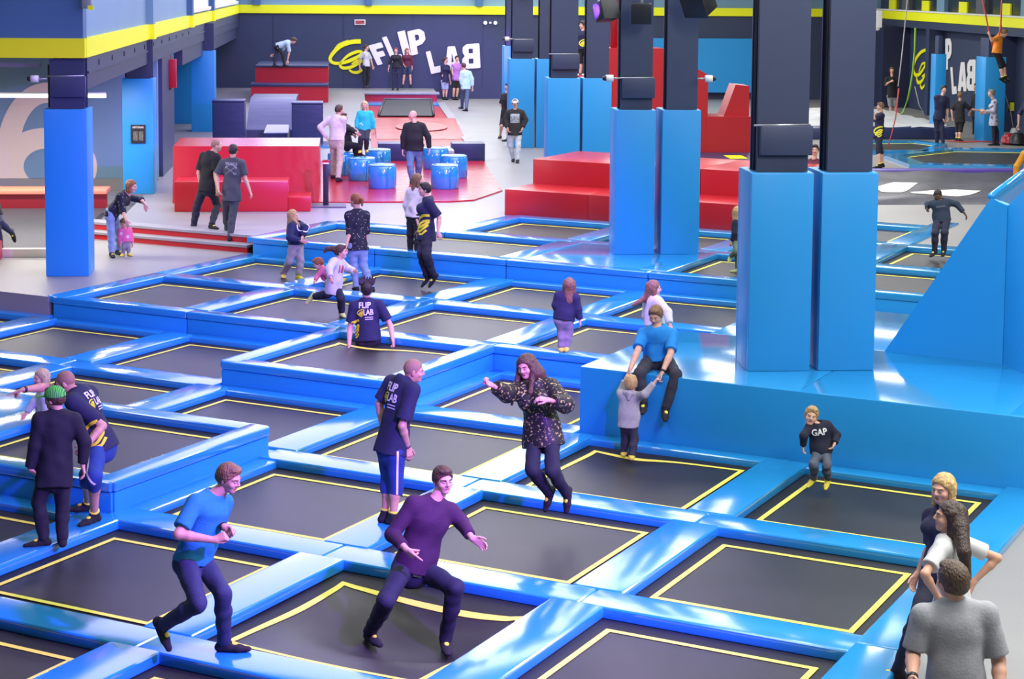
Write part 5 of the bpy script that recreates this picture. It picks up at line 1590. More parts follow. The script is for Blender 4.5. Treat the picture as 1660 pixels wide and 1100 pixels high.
    J = dict(org=org, nk=nk, pel=pel, up=up, fw=fw, rt=rt, sh=sh, arm=arm, leg=lg_, HC=HC, E=E, P=P, dep=dep, out=out, chest=chest, h=h, hip=hip, garment=garment, vox=vox, fine=fine)
    return J


def decal(J, part, polys, center, side, width, height, material, name='print', lift_=0.006, cuts=2):
    """flat print (2d polygons in a -0.5..0.5 box) projected on a garment; side +1 = chest, -1 = back, vector = direction it faces"""
    o = J['out'].get(part)
    if o is None: return
    me = o.data; org = J['org']
    tree = BVHTree.FromPolygons([v.co + Vector(org) for v in me.vertices], [p.vertices[:] for p in me.polygons])
    nrm = J['fw'] * side if np.isscalar(side) else _n(side)
    up = J['up']; x = np.cross(up, nrm); x = _n(x)
    bm = bmesh.new()
    for poly in polys:
        f = bm.faces.new([bm.verts.new((p[0], p[1], 0)) for p in poly])
    bmesh.ops.triangulate(bm, faces=bm.faces[:])
    if cuts: bmesh.ops.subdivide_edges(bm, edges=bm.edges[:], cuts=cuts, use_grid_fill=True)
    bad = []
    for v in bm.verts:
        w = center + x * v.co.x * width + up * v.co.y * height + nrm * 0.45
        h = tree.ray_cast(Vector(w), Vector(-nrm), 0.9)
        if h[0] is None: bad.append(v); continue
        v.co = h[0] + Vector(nrm) * lift_ - Vector(org)
    bmesh.ops.delete(bm, geom=bad, context='VERTS')
    m2 = bpy.data.meshes.new(name); bm.to_mesh(m2); bm.free(); m2.materials.append(material); link(name, m2, o)


def text_polys(s):
    """letters of a string as polygons in a -0.5..0.5 box"""
    cu = bpy.data.curves.new('t', 'FONT'); cu.body = s; cu.align_x = 'CENTER'; cu.align_y = 'CENTER'; cu.size = 1; cu.offset = 0.028; cu.resolution_u = 2
    ob = bpy.data.objects.new('t', cu); COL.objects.link(ob); dg = bpy.context.evaluated_depsgraph_get(); me = bpy.data.meshes.new_from_object(ob.evaluated_get(dg))
    bpy.data.objects.remove(ob); bpy.data.curves.remove(cu)
    V = np.array([v.co[:2] for v in me.vertices]); lo, hi = V.min(0), V.max(0); V = (V - (lo + hi) / 2) / (hi - lo)
    r = [[tuple(V[i]) for i in p.vertices] for p in me.polygons]; bpy.data.meshes.remove(me); return r


def ribbon_polys(pts, w, aspect=1.0):
    P_ = [Vector(p) for p in pts]; Q = []
    n = len(P_)
    for i in range(n - 1):
        p0, p1, p2, p3 = P_[max(i - 1, 0)], P_[i], P_[i + 1], P_[min(i + 2, n - 1)]
        for k in range(4):
            t = k / 4.0; Q.append(0.5 * ((2 * p1) + (p2 - p0) * t + (2 * p0 - 5 * p1 + 4 * p2 - p3) * t * t + (3 * p1 - p0 - 3 * p2 + p3) * t ** 3))
    Q.append(P_[-1]); le, ri = [], []
    for i, q in enumerate(Q):
        d = (Q[min(i + 1, len(Q) - 1)] - Q[max(i - 1, 0)]).normalized(); nn = Vector((-d.y, d.x)); le.append(q + nn * w / 2); ri.append(q - nn * w / 2)
    return [[tuple(le[i]), tuple(le[i + 1]), tuple(ri[i + 1]), tuple(ri[i])] for i in range(len(Q) - 1)]


SPIRAL = ribbon_polys([(.42, .48), (.1, .46), (-.3, .25), (-.46, -.05), (-.2, -.18), (.2, 0), (.4, .2), (.1, .16), (-.2, -.1)], .13) + \
    ribbon_polys([(-.2, -.1), (-.28, -.3), (.05, -.3), (.36, -.05), (.3, 0)], .12) + ribbon_polys([(-.05, -.45), (.18, -.45), (.4, -.25)], .11)
M_PRINTW = mat('print_white', (0.75, 0.75, 0.75), 0.7); M_PRINTY = mat('print_yellow', (0.80, 0.72, 0.02), 0.7)

# ------------------------------------------------------------------ the people
NAVYT = cloth('navy_tee', (0.014, 0.016, 0.055)); JEAN = cloth('jeans_navy', (0.020, 0.028, 0.070)); JEAND = cloth('jeans_dark', (0.012, 0.014, 0.035)); JEANL = cloth('jeans_light', (0.22, 0.33, 0.48))
BLACKC = cloth('black', (0.010, 0.010, 0.012)); CHAR = cloth('charcoal', (0.028, 0.030, 0.042)); GREYC = cloth('grey', (0.26, 0.26, 0.26)); WHITEC = cloth('white', (0.80, 0.79, 0.78)); LGREY = cloth('light_grey', (0.42, 0.42, 0.40))
SOCKB = cloth('sock_black', (0.008, 0.008, 0.012)); SOCKY = cloth('sock_yellow', (0.80, 0.66, 0.08)); SHORTB = cloth('shorts_blue', (0.012, 0.045, 0.22))
H_BROWN = mat('hair_brown', (0.075, 0.035, 0.018), 0.55, noise=(40, 0.4), bump=(30, 0.5, (3, 3, 0.5))); H_DK = mat('hair_dark', (0.018, 0.012, 0.010), 0.5, noise=(40, 0.4), bump=(30, 0.5, (3, 3, 0.5))); H_BLOND = mat('hair_blond', (0.48, 0.30, 0.11), 0.55, noise=(40, 0.3), bump=(30, 0.5, (3, 3, 0.5)))
H_LB = mat('hair_light_brown', (0.20, 0.105, 0.045), 0.55, noise=(40, 0.35), bump=(30, 0.5, (3, 3, 0.5))); H_RED = mat('hair_auburn', (0.26, 0.085, 0.025), 0.55, noise=(40, 0.35), bump=(30, 0.5, (3, 3, 0.5))); H_GREY = mat('hair_grey', (0.22, 0.20, 0.18), 0.6, noise=(40, 0.3), bump=(30, 0.5, (3, 3, 0.5))); H_STUB = mat('hair_stubble', (0.30, 0.17, 0.11), 0.7)
SG = dict(sho=SOCKB, cuff=M_CUFFY)


def spiral_tee(J, at, w, hh, side, part='top'):
    decal(J, part, SPIRAL, at, side, w, hh, M_PRINTY, 'spiral_print')


FL, LB = text_polys('FLIP'), text_polys('LAB')


def back_logo(J, s=1.0, side=-1):
    c = J['nk'] + (J['pel'] - J['nk']) * 0.22; up, rt = J['up'], J['rt']
    decal(J, 'top', FL, c + up * 0.055 * s - rt * 0.015, side, 0.155 * s, 0.075 * s, M_PRINTW, 'lettering', cuts=1)
    decal(J, 'top', LB, c - up * 0.035 * s + rt * 0.035, side, 0.125 * s, 0.075 * s, M_PRINTW, 'lettering', cuts=1)
    decal(J, 'top', SPIRAL, c - up * 0.045 * s - rt * 0.085, side, 0.085 * s, 0.09 * s, M_PRINTY, 'spiral_print', cuts=1)
    for k in range(2): decal(J, 'top', [[(-.5, -.5), (.5, -.5), (.5, .5), (-.5, .5)]], c - up * (0.10 + 0.025 * k) * s + rt * 0.04, side, 0.10 * s, 0.010 * s, M_PRINTW, 'small_print', cuts=3)


def stripe_leg(J, sd, out_, m, part='bot'):
    o = J['out'].get(part)
    if o is None: return
    k_ = J['leg'][sd][0]; hp_ = J['hip'][sd]
    pts = [[(-.5, -.5), (.5, -.5), (.5, .5), (-.5, .5)]]
    me = o.data; tree = BVHTree.FromPolygons([v.co + Vector(J['org']) for v in me.vertices], [p.vertices[:] for p in me.polygons])
    nrm = _n(out_); vs = []; fs = []
    ax = _n(k_ - hp_); x = _n(np.cross(ax, nrm))
    for q in range(24):
        c = hp_ + (k_ - hp_) * (q / 23.0 * 1.35 - 0.05)
        row = []
        for s_ in (-1, 1):
            h_ = tree.ray_cast(Vector(c + x * s_ * 0.011 + nrm * 0.4), Vector(-nrm), 0.6)
            row.append(None if h_[0] is None else h_[0] + Vector(nrm) * 0.006 - Vector(J['org']))
        if None not in row: vs += row
    fs = [(2 * k, 2 * k + 1, 2 * k + 3, 2 * k + 2) for k in range(len(vs) // 2 - 1)]
    if len(vs) > 3:
        me2 = me_from(vs, fs, 'side_stripe'); me2.materials.append(m); link('side_stripe', me2, o)


def band(J, sd, m, nm='wristband', r=0.034):
    e, w, d = J['arm'][sd]; a = _n(w - e); c = w - a * 0.015
    tube(nm, [Vector(c - a * 0.013), Vector(c + a * 0.013)], r, m, J['P'], 14)


# --- near people
J = person('man in a bright blue tee and jeans jogging to the right along the pads', 1.80, (320, 1052, 0.10), 122, (313, 908), (345, 799), (371, 775), hf=112, hp=18,
           RA=[(289, 866, -1), (347, 875, -1), (362, 869)], LA=[(352, 850, 0), (363, 853, -1), (377, 864)], RL=[(321, 978, -1), (265, 1012, 1), (278, 1046)], LL=[(361, 960, -1), (364, 1040, 0), (398, 1052)],
           plant={-1: 0.10}, top=cloth('teal_tee', (0.008, 0.19, 0.36)), bot=JEAN, hair=('short',), hairm=H_LB, skin=TAN, hands=('fist', 'fist'), sleeve=0.40, hem=0.0, bulge=0.012, **SG)
band(J, -1, M_BLACK, 'watch', 0.036)
J = person('man in a purple sweater landing wide legged on a sagging trampoline', 1.84, (661, 1060, -0.27), 152, (671, 920), (705, 808), (718, 778), hf=150, hp=4,
           RA=[(636, 866, -1), (658, 889, -1), (672, 902)], LA=[(748, 846, 0), (765, 872, -1), (779, 880)], RL=[(626, 973, -1), (600, 1024, 1), (613, 1044, -1)], LL=[(738, 953, -1), (722, 1036, 1), (726, 1059, -1)],
           plant={-1: -0.27, 1: -0.27}, top=cloth('purple_sweater', (0.042, 0.007, 0.042)), bot=JEAND, hair=('short',), hairm=H_BROWN, hands=('relax', 'point'), sleeve=0.90, hem=0.01, wt=1.06, **SG)
Fd = Field(J['pel'] - 0.26, J['pel'] + 0.26, 0.011); c_ = J['pel'] - J['up'] * 0.025
Fd.cone(c_ - J['up'] * .04, c_ + J['up'] * .03, 0.180, 0.180, 0.0, J['fw'], 0.74, clip=[(c_ + J['up'] * 0.02, J['up']), (c_ - J['up'] * 0.022, -J['up'])]); J['garment']('undershirt', Fd, WHITEC)
J = person('bald guard in navy lettered tee and blue shorts standing, seen from behind', 1.79, (632, 849, 0.10), 52, (634, 727), (654, 613), (671, 601), hf=82, hp=8,
           RA=[(652, 690, -1), (661, 724, 1), (664, 741)], LA=[(615, 655, 0), (622, 700, 1)], RL=[(642, 783, 0), (637, 838, 0), (652, 848)], LL=[(630, 781, 0), (624, 834, 0), (624, 846)],
           top=NAVYT, bot=SHORTB, leg=0.66, hair=('buzz',), hairm=H_STUB, skin=TAN, sleeve=0.42, hem=0.02, loose=1.6, **SG)
back_logo(J, 1.15); band(J, 1, M_DGREY, 'bracelet'); stripe_leg(J, 1, J['rt'] * 1.0 - J['fw'] * 0.5, M_PRINTW)
J = person('woman with long brown hair in a gold speckled black jacket, jumping', 1.66, (893, 846, 0.10), 198, (880, 708), (868, 619), (853, 594), hf=208, hp=12, hr=-8, fem=True,
           RA=[(822, 638, -1), (797, 624, -1), (779, 614)], LA=[(916, 655, -1), (889, 648, -1), (877, 646)], RL=[(863, 761, -1), (889, 797, 1), (884, 822)], LL=[(896, 764, -1), (918, 799, 1), (918, 826)],
           plant={}, top=sequin('gold_speckled', (0.008, 0.008, 0.008), (0.46, 0.38, 0.13), 38), bot=cloth('black_navy', (0.012, 0.013, 0.026)), hair=('long', 0.26), hface=0.30, bl=1.5, strands=[(872, 605, -.02), (884, 625, .02), (893, 648, -.12), (894, 664, -.16)], srad=0.088, hairm=mat('hair_chestnut', (0.085, 0.042, 0.022), 0.5, noise=(40, 0.4), bump=(30, 0.5, (3, 3, 0.5))), hands=('relax', 'fist'), sleeve=0.86, hem=0.05, loose=3.8, skin=PINKY, **SG)
J = person('man in light blue tee sitting on the platform edge holding a toddler by the hands', 1.80, (1067, 597, 0.90), 196, (1067, 583), (1066, 531), (1063, 511), hf=205, hp=24,
           RA=[(1034, 568, -1), (1022, 597, -1), (1018, 606)], LA=[(1087, 573, -1), (1074, 603, -1), (1066, 613)], RL=[(1036, 606, -1), (1043, 652, 0), (1041, 668, -1)], LL=[(1096, 607, -1), (1080, 661, 0), (1079, 681, -1)],
           plant={}, top=cloth('sky_tee', (0.008, 0.22, 0.60)), bot=CHAR, hair=('short',), hairm=H_LB, skin=FAIR, hands=('grip', 'grip'), sleeve=0.42, hem=0.0, **SG)
band(J, -1, M_BLACK, 'watch', 0.036)
J = person('toddler in a grey hoodie and yellow socks, seen from behind, held by the hands', 0.98, (1022, 746, 0.0), 12, (1019, 686), (1021, 637), (1023, 622), hsz=0.205, kid=True,
           RA=[(1045, 639, -1), (1061, 620, 1), (1065, 614)], LA=[(1006, 636, 1), (1013, 615, 1), (1016, 608)], RL=[(1028, 714, 0), (1024, 738, 0), (1036, 746)], LL=[(1014, 710, 0), (1011, 732, 0), (1017, 741)],
           top=cloth('hoodie_grey', (0.36, 0.36, 0.33)), bot=CHAR, sho=SOCKY, hair=('short',), hairm=H_BLOND, sleeve=0.97, hem=0.04, hands=('grip', 'grip'))
hd_ = J['nk'] - J['fw'] * 0.03
Fd = Field(hd_ - 0.16, hd_ + 0.16, 0.009); Fd.cone(hd_ - J['rt'] * .05, hd_ + J['rt'] * .05, 0.038, 0.038, 0.02); Fd.cone(hd_ - J['fw'] * 0.03, hd_ - J['fw'] * 0.05 - J['up'] * 0.06, 0.045, 0.02, 0.03); J['garment']('hood', Fd, cloth('hoodie_grey', (0.36, 0.36, 0.33)))
J = person('toddler in a dark GAP sweater bouncing on the right trampoline, facing the viewer', 0.95, (1327, 797, 0.0), 186, (1332, 733), (1326, 686), (1315, 674), hf=188, hp=-2, hr=12, hsz=0.205, kid=True,
           RA=[(1303, 706, -1), (1302, 723, 1), (1302, 729)], LA=[(1356, 705, 1), (1353, 719, -1), (1350, 724)], RL=[(1319, 753, -1), (1319, 774, 1), (1310, 784, -1)], LL=[(1340, 754, -1), (1342, 776, 1), (1338, 788, -1)],
           plant={}, top=cloth('navy_knit', (0.010, 0.012, 0.030)), bot=cloth('slate', (0.085, 0.10, 0.14)), sho=SOCKY, hair=('short',), hairm=H_BLOND, sleeve=0.95, hem=0.0)
decal(J, 'top', text_polys('GAP'), J['chest'] + J['up'] * 0.015, 1, 0.17, 0.075, M_PRINTW, 'lettering', cuts=1)
Fd = Field(J['pel'] - 0.12, J['pel'] + 0.12, 0.008); c_ = J['pel'] - J['up'] * .02 + J['fw'] * 0.10; Fd.cone(c_, c_ + J['rt'] * 0.04 - J['up'] * .02, 0.013, 0.010, 0.004); Fd.cone(c_, c_ - J['rt'] * 0.045 - J['up'] * .015, 0.013, 0.010, 0.004); J['garment']('drawstring', Fd, WHITEC)
J = person('woman with blonde hair stepping on the floor, half hidden behind the others', 1.70, (1490, 1099, 0.03), 235, (1527, 925), (1533, 826), (1529, 792), hf=228, hp=5, fem=True,
           RA=[(1510, 880, 0), (1487, 930, -1)], LA=[(1552, 880, 0), (1550, 925, 0)], RL=[(1490, 990, -1), (1455, 1086, 0), (1428, 1096)], LL=[(1545, 1010, 0), (1552, 1092, 0), (1540, 1104)],
           top=NAVYT, bot=JEAND, hair=('bob', 0.06), hairm=mat('hair_honey', (0.50, 0.33, 0.13), 0.5, noise=(40, .3), bump=(30, 0.5, (3, 3, 0.5))), skin=PINKY, sleeve=0.5, **SG)
J = person('woman with very long dark hair in a white tee, hand on her hip', 1.68, (1547, 1168, 0.03), 300, (1546, 978), (1536, 866), (1538, 838), hf=272, hp=-6, fem=True,
           LA=[(1499, 930, -1), (1520, 966, 1), (1524, 980)], RA=[(1617, 904, 0), (1578, 942, 0), (1570, 955)], LL=[(1535, 1070, 0), (1535, 1160, 0)], RL=[(1560, 1070, 0), (1560, 1160, 0)],
           top=WHITEC, bot=cloth('jeans_royal', (0.02, 0.09, 0.42)), sho=SOCKB, cuff=M_CUFFY, hair=('long', 0.10), hairm=mat('hair_umber', (0.040, 0.022, 0.016), 0.42, noise=(40, .4), bump=(30, 0.5, (3, 3, 0.5))), strands=[(1556, 855, -.08), (1563, 895, -.20), (1568, 936, -.20)], srad=0.085, skin=TAN, sleeve=0.36, hem=0.05)
J = person('man in a grey tee seen from behind at the bottom right corner', 1.80, (1552, 1363, 0.03), 356, (1549, 1126), (1547, 976), (1544, 942), hf=338, hp=0,
           LA=[(1480, 1060, 0), (1479, 1100, -1)], RA=[(1619, 1070, 0), (1621, 1135, -1)], LL=[(1528, 1240, 0), (1528, 1343, 0)], RL=[(1572, 1240, 0), (1572, 1343, 0)],
           top=cloth('tee_grey', (0.30, 0.31, 0.33)), bot=JEAN, sho=BLACKC, hsz=0.255, hair=('short',), hairm=mat('hair_umber2', (0.085, 0.052, 0.030), 0.5, noise=(40, .4), bump=(30, 0.5, (3, 3, 0.5))), skin=TAN, sleeve=0.44, wt=1.12, sw=0.235, vox=0.0105)
band(J, -1, M_BLACK, 'watch', 0.038)
J = person('bald guard in navy tee bending forward and pointing left', 1.82, (146, 852, 0.10), 284, (164, 722), (127, 632), (106, 620), hf=276, hp=22,
           RA=[(76, 627, -1), (38, 631, -1), (14, 639)], LA=[(166, 690, -1), (140, 722, -1), (128, 733)], LL=[(152, 773, -1), (153, 834, 0), (124, 853)], RL=[(141, 770, -1), (143, 815, 1), (120, 826)],
           top=NAVYT, bot=SHORTB, leg=0.64, hair=('buzz',), hairm=H_STUB, skin=TAN, sleeve=0.42, hem=0.03, loose=1.6, hands=('relax', 'point'), wt=1.06, bulge=0.03, **SG)
sd_ = -J['rt'] * 1.0 - J['fw'] * 0.35
back_logo(J, 1.0, -1); spiral_tee(J, J['pel'] + (J['nk'] - J['pel']) * 0.22, 0.26, 0.26, sd_); stripe_leg(J, -1, -J['rt'], M_PRINTW); band(J, 1, M_BLACK, 'watch', 0.036)
J = person('boy in black with a bright green cap, seen from behind', 1.60, (84, 886, 0.10), 342, (88, 770), (93, 668), (88, 646), hf=292, hp=4,
           LA=[(57, 722, 0), (48, 760, 0), (60, 769)], RA=[(137, 716, 0), (134, 753, 0), (137, 766)], LL=[(63, 813, 0), (71, 873, 0), (49, 883)], RL=[(101, 822, 0), (101, 873, 0), (100, 884, 1)],
           top=cloth('black_sweater', (0.008, 0.008, 0.018)), bot=cloth('black_trouser', (0.010, 0.010, 0.020)), hair=('short',), hairm=H_BROWN, sleeve=0.97, hem=0.06, loose=1.5, hsz=0.225, cap=(striped('green_cap', (0.10, 0.62, 0.06), (0.02, 0.12, 0.06), 16), 0.001), **SG)
J = person('small blond child in a pale sweater behind the pointing guard', 1.02, (75, 729, 0.10), 250, (72, 676), (71, 634), (67, 613), hf=235, kid=True, hsz=0.21,
           RA=[(55, 652, -1), (42, 670, -1)], top=cloth('pale_sweater', (0.40, 0.46, 0.48)), bot=GREYC, sho=SOCKY, hair=('bob', 0.02), hairm=mat('hair_ash', (0.50, 0.38, 0.24), 0.5, noise=(40, .3), bump=(30, 0.5, (3, 3, 0.5))), sleeve=0.95)

# --- people on the terraces
J = person('guard in navy lettered tee sitting on a raised trampoline, arms spread, from behind', 1.78, (597, 561, 0.26), 2, (597, 551), (594, 486), (594, 469), hf=350, hp=-10,
           LA=[(567, 533, 0), (566, 560, -1), (563, 568)], RA=[(633, 528, 0), (637, 552, -1), (638, 559)], LL=[(585, 548, 1), (583, 541, 1), (582, 534)], RL=[(606, 548, 1), (607, 541, 1), (608, 534)],
           plant={}, top=NAVYT, bot=BLACKC, hair=('short',), hairm=H_DK, sleeve=0.36, hem=0.0, loose=1.4, hands=('splay', 'fist'), **SG)
back_logo(J, 1.15); spiral_tee(J, J['pel'] + (J['nk'] - J['pel']) * 0.3 - J['rt'] * 0.1, 0.16, 0.26, -J['rt'] - J['fw'])
Fd = Field(J['HC'] - 0.3, J['HC'] + 0.35, 0.010)
for k in range(7): q_ = J['E'](0.03 * (k - 3), 0.0, 0.09); Fd.cone(q_, q_ + np.array([0.012 * (k - 2), 0, 0.10 + 0.012 * (k % 3)]), 0.026, 0.008, 0.01)
J['garment']('hair', Fd, H_DK)
J = person('girl in a white sweatshirt with a red number running, hair flying', 1.26, (545, 515, 0.31), 112, (541, 464), (547, 421), (553, 408), hf=96, kid=True, hsz=0.215,
           RA=[(533, 436, -1), (536, 450, -1)], LA=[(564, 436, 1), (575, 439, -1)], RL=[(531, 477, 0), (509, 480, 1), (501, 488)], LL=[(553, 484, -1), (554, 506, 0), (558, 513)],
           plant={-1: 0.31}, top=WHITEC, bot=JEAND, sho=cloth('sock_lime', (0.60, 0.66, 0.22)), hair=('short',), hairm=H_BROWN, strands=[(541, 403), (531, 403), (526, 408)], sleeve=0.95, hem=0.10, loose=1.8)
decal(J, 'top', text_polys('18'), J['chest'], J['fw'] * 1.0 - np.array([0, .5, 0]), 0.11, 0.13, mat('print_red', (0.45, 0.02, 0.03), 0.7), 'number', cuts=1)
J = person('toddler in pink crawling over a blue pad', 0.80, (522, 458, 0.41), 255, (538, 446), (521, 438), (516, 427), hf=262, hp=30, kid=True, hsz=0.20,
           LA=[(514, 448, -1), (511, 455, -1)], RA=[(524, 449, 0), (527, 455, 0)], LL=[(541, 458, -1), (550, 457, 1), (556, 455)], RL=[(545, 456, 1), (552, 455, 1), (558, 453)], plant={}, top=cloth('pink', (0.65, 0.16, 0.25)), bot=cloth('pink2', (0.55, 0.18, 0.26)), sho=SOCKY, hair=('short',), hairm=H_RED, sleeve=0.95)
J = person('woman with auburn ponytail in a dotted black top and light jeans, from behind', 1.68, (590, 471, 0.31), 338, (580, 400), (579, 341), (576, 325), hf=305, fem=True,
           LA=[(567, 376, 0), (562, 396, -1)], RA=[(594, 374, 0), (594, 396, 0)], LL=[(573, 430, 0), (578, 465, 0), (576, 471)], RL=[(589, 430, 0), (603, 466, 1), (606, 472)],
           top=spotted('dotted_black', (0.010, 0.011, 0.022), (0.40, 0.36, 0.36), 22, 0.16), bot=JEANL, hair=('pony', 0.06), hairm=H_RED, sleeve=0.62, hem=0.03, loose=1.4, **SG)
J = person('blonde girl in a navy hoodie laughing, grey leggings and yellow socks', 1.38, (472, 455, 0.31), 118, (480, 393), (480, 362), (475, 350), hf=100, kid=True, hsz=0.215,
           RA=[(470, 385, -1), (489, 391, -1)], LA=[(496, 369, -1), (490, 384, -1)], RL=[(469, 425, -1), (459, 443, 1), (462, 454)], LL=[(487, 423, 0), (484, 447, 0), (487, 452)],
           top=cloth('hoodie_navy', (0.012, 0.018, 0.075)), bot=cloth('legging_grey', (0.30, 0.29, 0.27)), sho=SOCKY, hair=('long', 0.20), hface=0.12, hairm=H_BLOND, sleeve=0.95, hem=0.02, loose=1.6)
decal(J, 'top', ribbon_polys([(.4, .5), (.5, .1), (.2, -.35), (-.2, -.35), (-.45, 0), (-.4, .4)], .14), J['chest'] + J['up'] * .03, J['fw'] - np.array([0, .4, 0]), 0.17, 0.15, M_PRINTW, 'ring_print')
J = person('guard with dark hair jumping in profile, yellow spiral on the navy tee', 1.74, (697, 468, 0.31), 262, (691, 381), (694, 321), (688, 307), hf=262,
           LA=[(712, 353, -1), (710, 376, -1), (714, 384)], RA=[(684, 350, 1), (680, 372, 1)], LL=[(692, 415, -1), (703, 447, 1), (697, 462)], RL=[(683, 411, -1), (692, 447, 1), (687, 458)],
           plant={}, top=NAVYT, bot=cloth('legging_black', (0.012, 0.013, 0.028)), hair=('short',), hairm=H_DK, fem=True, wt=1.15, sleeve=0.45, hem=0.05, loose=1.6, **SG)
spiral_tee(J, J['pel'] + (J['nk'] - J['pel']) * 0.30, 0.34, 0.34, J['fw'] * 0.7 + np.array([-.1, -.9, 0]))
J = person('woman in a white blouse and black trousers behind the jumping guard', 1.56, (676, 414, 0.62), 40, (671, 347), (674, 305), (677, 292), hf=70, fem=True,
           RA=[(668, 334, -1), (676, 356, -1)], top=cloth('blouse', (0.66, 0.62, 0.58)), bot=BLACKC, sho=BLACKC, hair=('long', 0.12), hairm=H_LB, sleeve=0.8, hem=0.03, loose=1.6)
J = person('girl in grey leggings and yellow socks walking away, long fair hair', 1.20, (915, 573, 0.41), 8, (914, 518), (920, 476), (923, 463), kid=True, hsz=0.215,
           RA=[(937, 501, 0), (940, 519, 0)], LA=[(901, 494, 0), (906, 510, 1)], LL=[(911, 541, 0), (910, 563, 0), (909, 570)], RL=[(922, 540, 0), (918, 563, 0), (922, 571)],
           top=cloth('navy_cardigan', (0.014, 0.018, 0.045)), bot=cloth('legging_taupe', (0.24, 0.22, 0.21)), sho=SOCKY, hair=('long', 0.10), hairm=H_LB, strands=[(921, 478), (914, 488), (910, 497)], sleeve=0.95, hem=0.0, loose=1.3)
J = person('girl in a white hoodie with blowing hair behind the seated man', 1.30, (1062, 612, 0.31), 62, (1061, 521), (1058, 483), (1060, 468), hf=82, kid=True, hsz=0.22,
           RA=[(1082, 506, -1), (1086, 526, -1)], top=cloth('hoodie_white', (0.62, 0.63, 0.58)), bot=GREYC, sho=SOCKY, hair=('long', 0.08), hairm=H_LB, strands=[(1049, 480), (1037, 489), (1027, 494)], sleeve=0.95, loose=1.5)
J = person('boy in dark sweater and trousers jumping behind the tall blue pillars', 1.40, (1522, 419, 0.62), 188, (1527, 355), (1523, 325), (1520, 316), hf=195, hp=30, kid=True, hsz=0.215,
           RA=[(1504, 331, 1), (1503, 338, -1)], LA=[(1551, 331, 0), (1563, 345, -1), (1567, 351)], RL=[(1516, 378, -1), (1515, 406, 1), (1509, 411, -1)], LL=[(1531, 377, -1), (1530, 405, 1), (1528, 410, -1)],
           plant={}, top=cloth('petrol', (0.018, 0.030, 0.055)), bot=cloth('trouser_ink', (0.016, 0.018, 0.04)), hair=('buzz',), hairm=H_DK, skin=DARK, sleeve=0.93, **SG)
decal(J, 'top', text_polys('HHHHH'), J['chest'], 1, 0.16, 0.035, mat('print_slate', (0.16, 0.18, 0.22), 0.7), 'small_print', cuts=0)
J = person('curly blond child with a yellow sock, half hidden by the tallest pillar', 1.08, (1192, 442, 0.62), 300, (1195, 391), (1196, 358), (1196, 345), hf=30, kid=True, hsz=0.22,
           LL=[(1194, 408, -1), (1186, 414, 1), (1181, 426)], RL=[(1196, 412, 0), (1196, 437, 0)], plant={1: 0.62}, top=cloth('navy_knit', (0.010, 0.012, 0.030)), bot=cloth('olive', (0.12, 0.16, 0.10)), sho=cloth('sock_lime', (0.60, 0.66, 0.22)), hair=('bob', 0.0), hairm=H_BLOND, sleeve=0.95, hem=0.03)

# --- left side
J = person('woman with auburn hair bending forward over a toddler, light jeans', 1.70, (186, 419, F1), 98, (181, 345), (203, 313), (213, 302), hf=100, hp=10, fem=True,
           LA=[(229, 324, 0), (235, 331, -1), (237, 342)], RA=[(199, 342, -1), (205, 357, -1), (207, 365)], RL=[(180, 378, 0), (181, 410, 0), (189, 420)], LL=[(192, 378, 1), (191, 406, 0), (198, 412)],
           top=spotted('dotted_navy', (0.010, 0.011, 0.024), (0.42, 0.38, 0.30), 18, 0.15), bot=JEANL, hair=('bob', 0.02), hairm=H_RED, sleeve=0.62, hem=0.05, loose=1.4, **SG)
J = person('toddler in a pink top held by the bending woman', 0.84, (204, 415, F1), 150, (204, 389), (203, 371), (201, 362), hf=200, hp=25, kid=True, hsz=0.19, top=spotted('pink_print', (0.68, 0.12, 0.28), (0.75, 0.45, 0.55), 7, 0.2), bot=GREYC, sho=SOCKY, hair=('short',), hairm=H_LB, sleeve=0.95,
           LL=[(208, 399, 0), (209, 411, 0), (216, 414)], RL=[(201, 399, 0), (199, 411, 0), (193, 415)])
J = person('bald man in a black tee climbing the red steps', 1.83, (338, 373, F2), 38, (336, 303), (341, 247), (351, 236), hf=72,
           RA=[(349, 281, -1), (352, 305, 1)], LA=[(322, 280, 0), (326, 304, 1)], LL=[(319, 336, 0), (313, 371, -1), (319, 381)], RL=[(352, 333, 1), (343, 364, 0), (356, 371)],
           plant={-1: F1 + 0.145, 1: F2}, top=BLACKC, bot=cloth('jeans_black', (0.016, 0.018, 0.030)), hair=('buzz',), hairm=H_STUB, sleeve=0.42, hem=0.05, loose=1.5, **SG)
J = person('man in a dark grey printed tee climbing the red steps, from behind', 1.79, (373, 393, F1 + 0.145), 6, (375, 318), (377, 258), (378, 244), hf=8,
           LA=[(351, 285, 0), (354, 305, -1)], RA=[(397, 288, 0), (405, 309, -1)], LL=[(367, 350, 1), (370, 379, 0), (372, 385)], RL=[(377, 349, 0), (373, 384, -1), (376, 392)],
           top=cloth('tee_slate', (0.060, 0.064, 0.075)), bot=cloth('jeans_grey', (0.045, 0.05, 0.062)), hair=('short',), hairm=H_DK, sleeve=0.42, hem=0.05, loose=1.6, sho=SOCKB)
cb = J['nk'] + (J['pel'] - J['nk']) * 0.20; M_PRG = mat('print_grey2', (0.34, 0.35, 0.37), 0.7)
decal(J, 'top', text_polys('TRAILS'), cb + J['up'] * 0.05, -1, 0.24, 0.06, M_PRG, 'lettering', cuts=1)
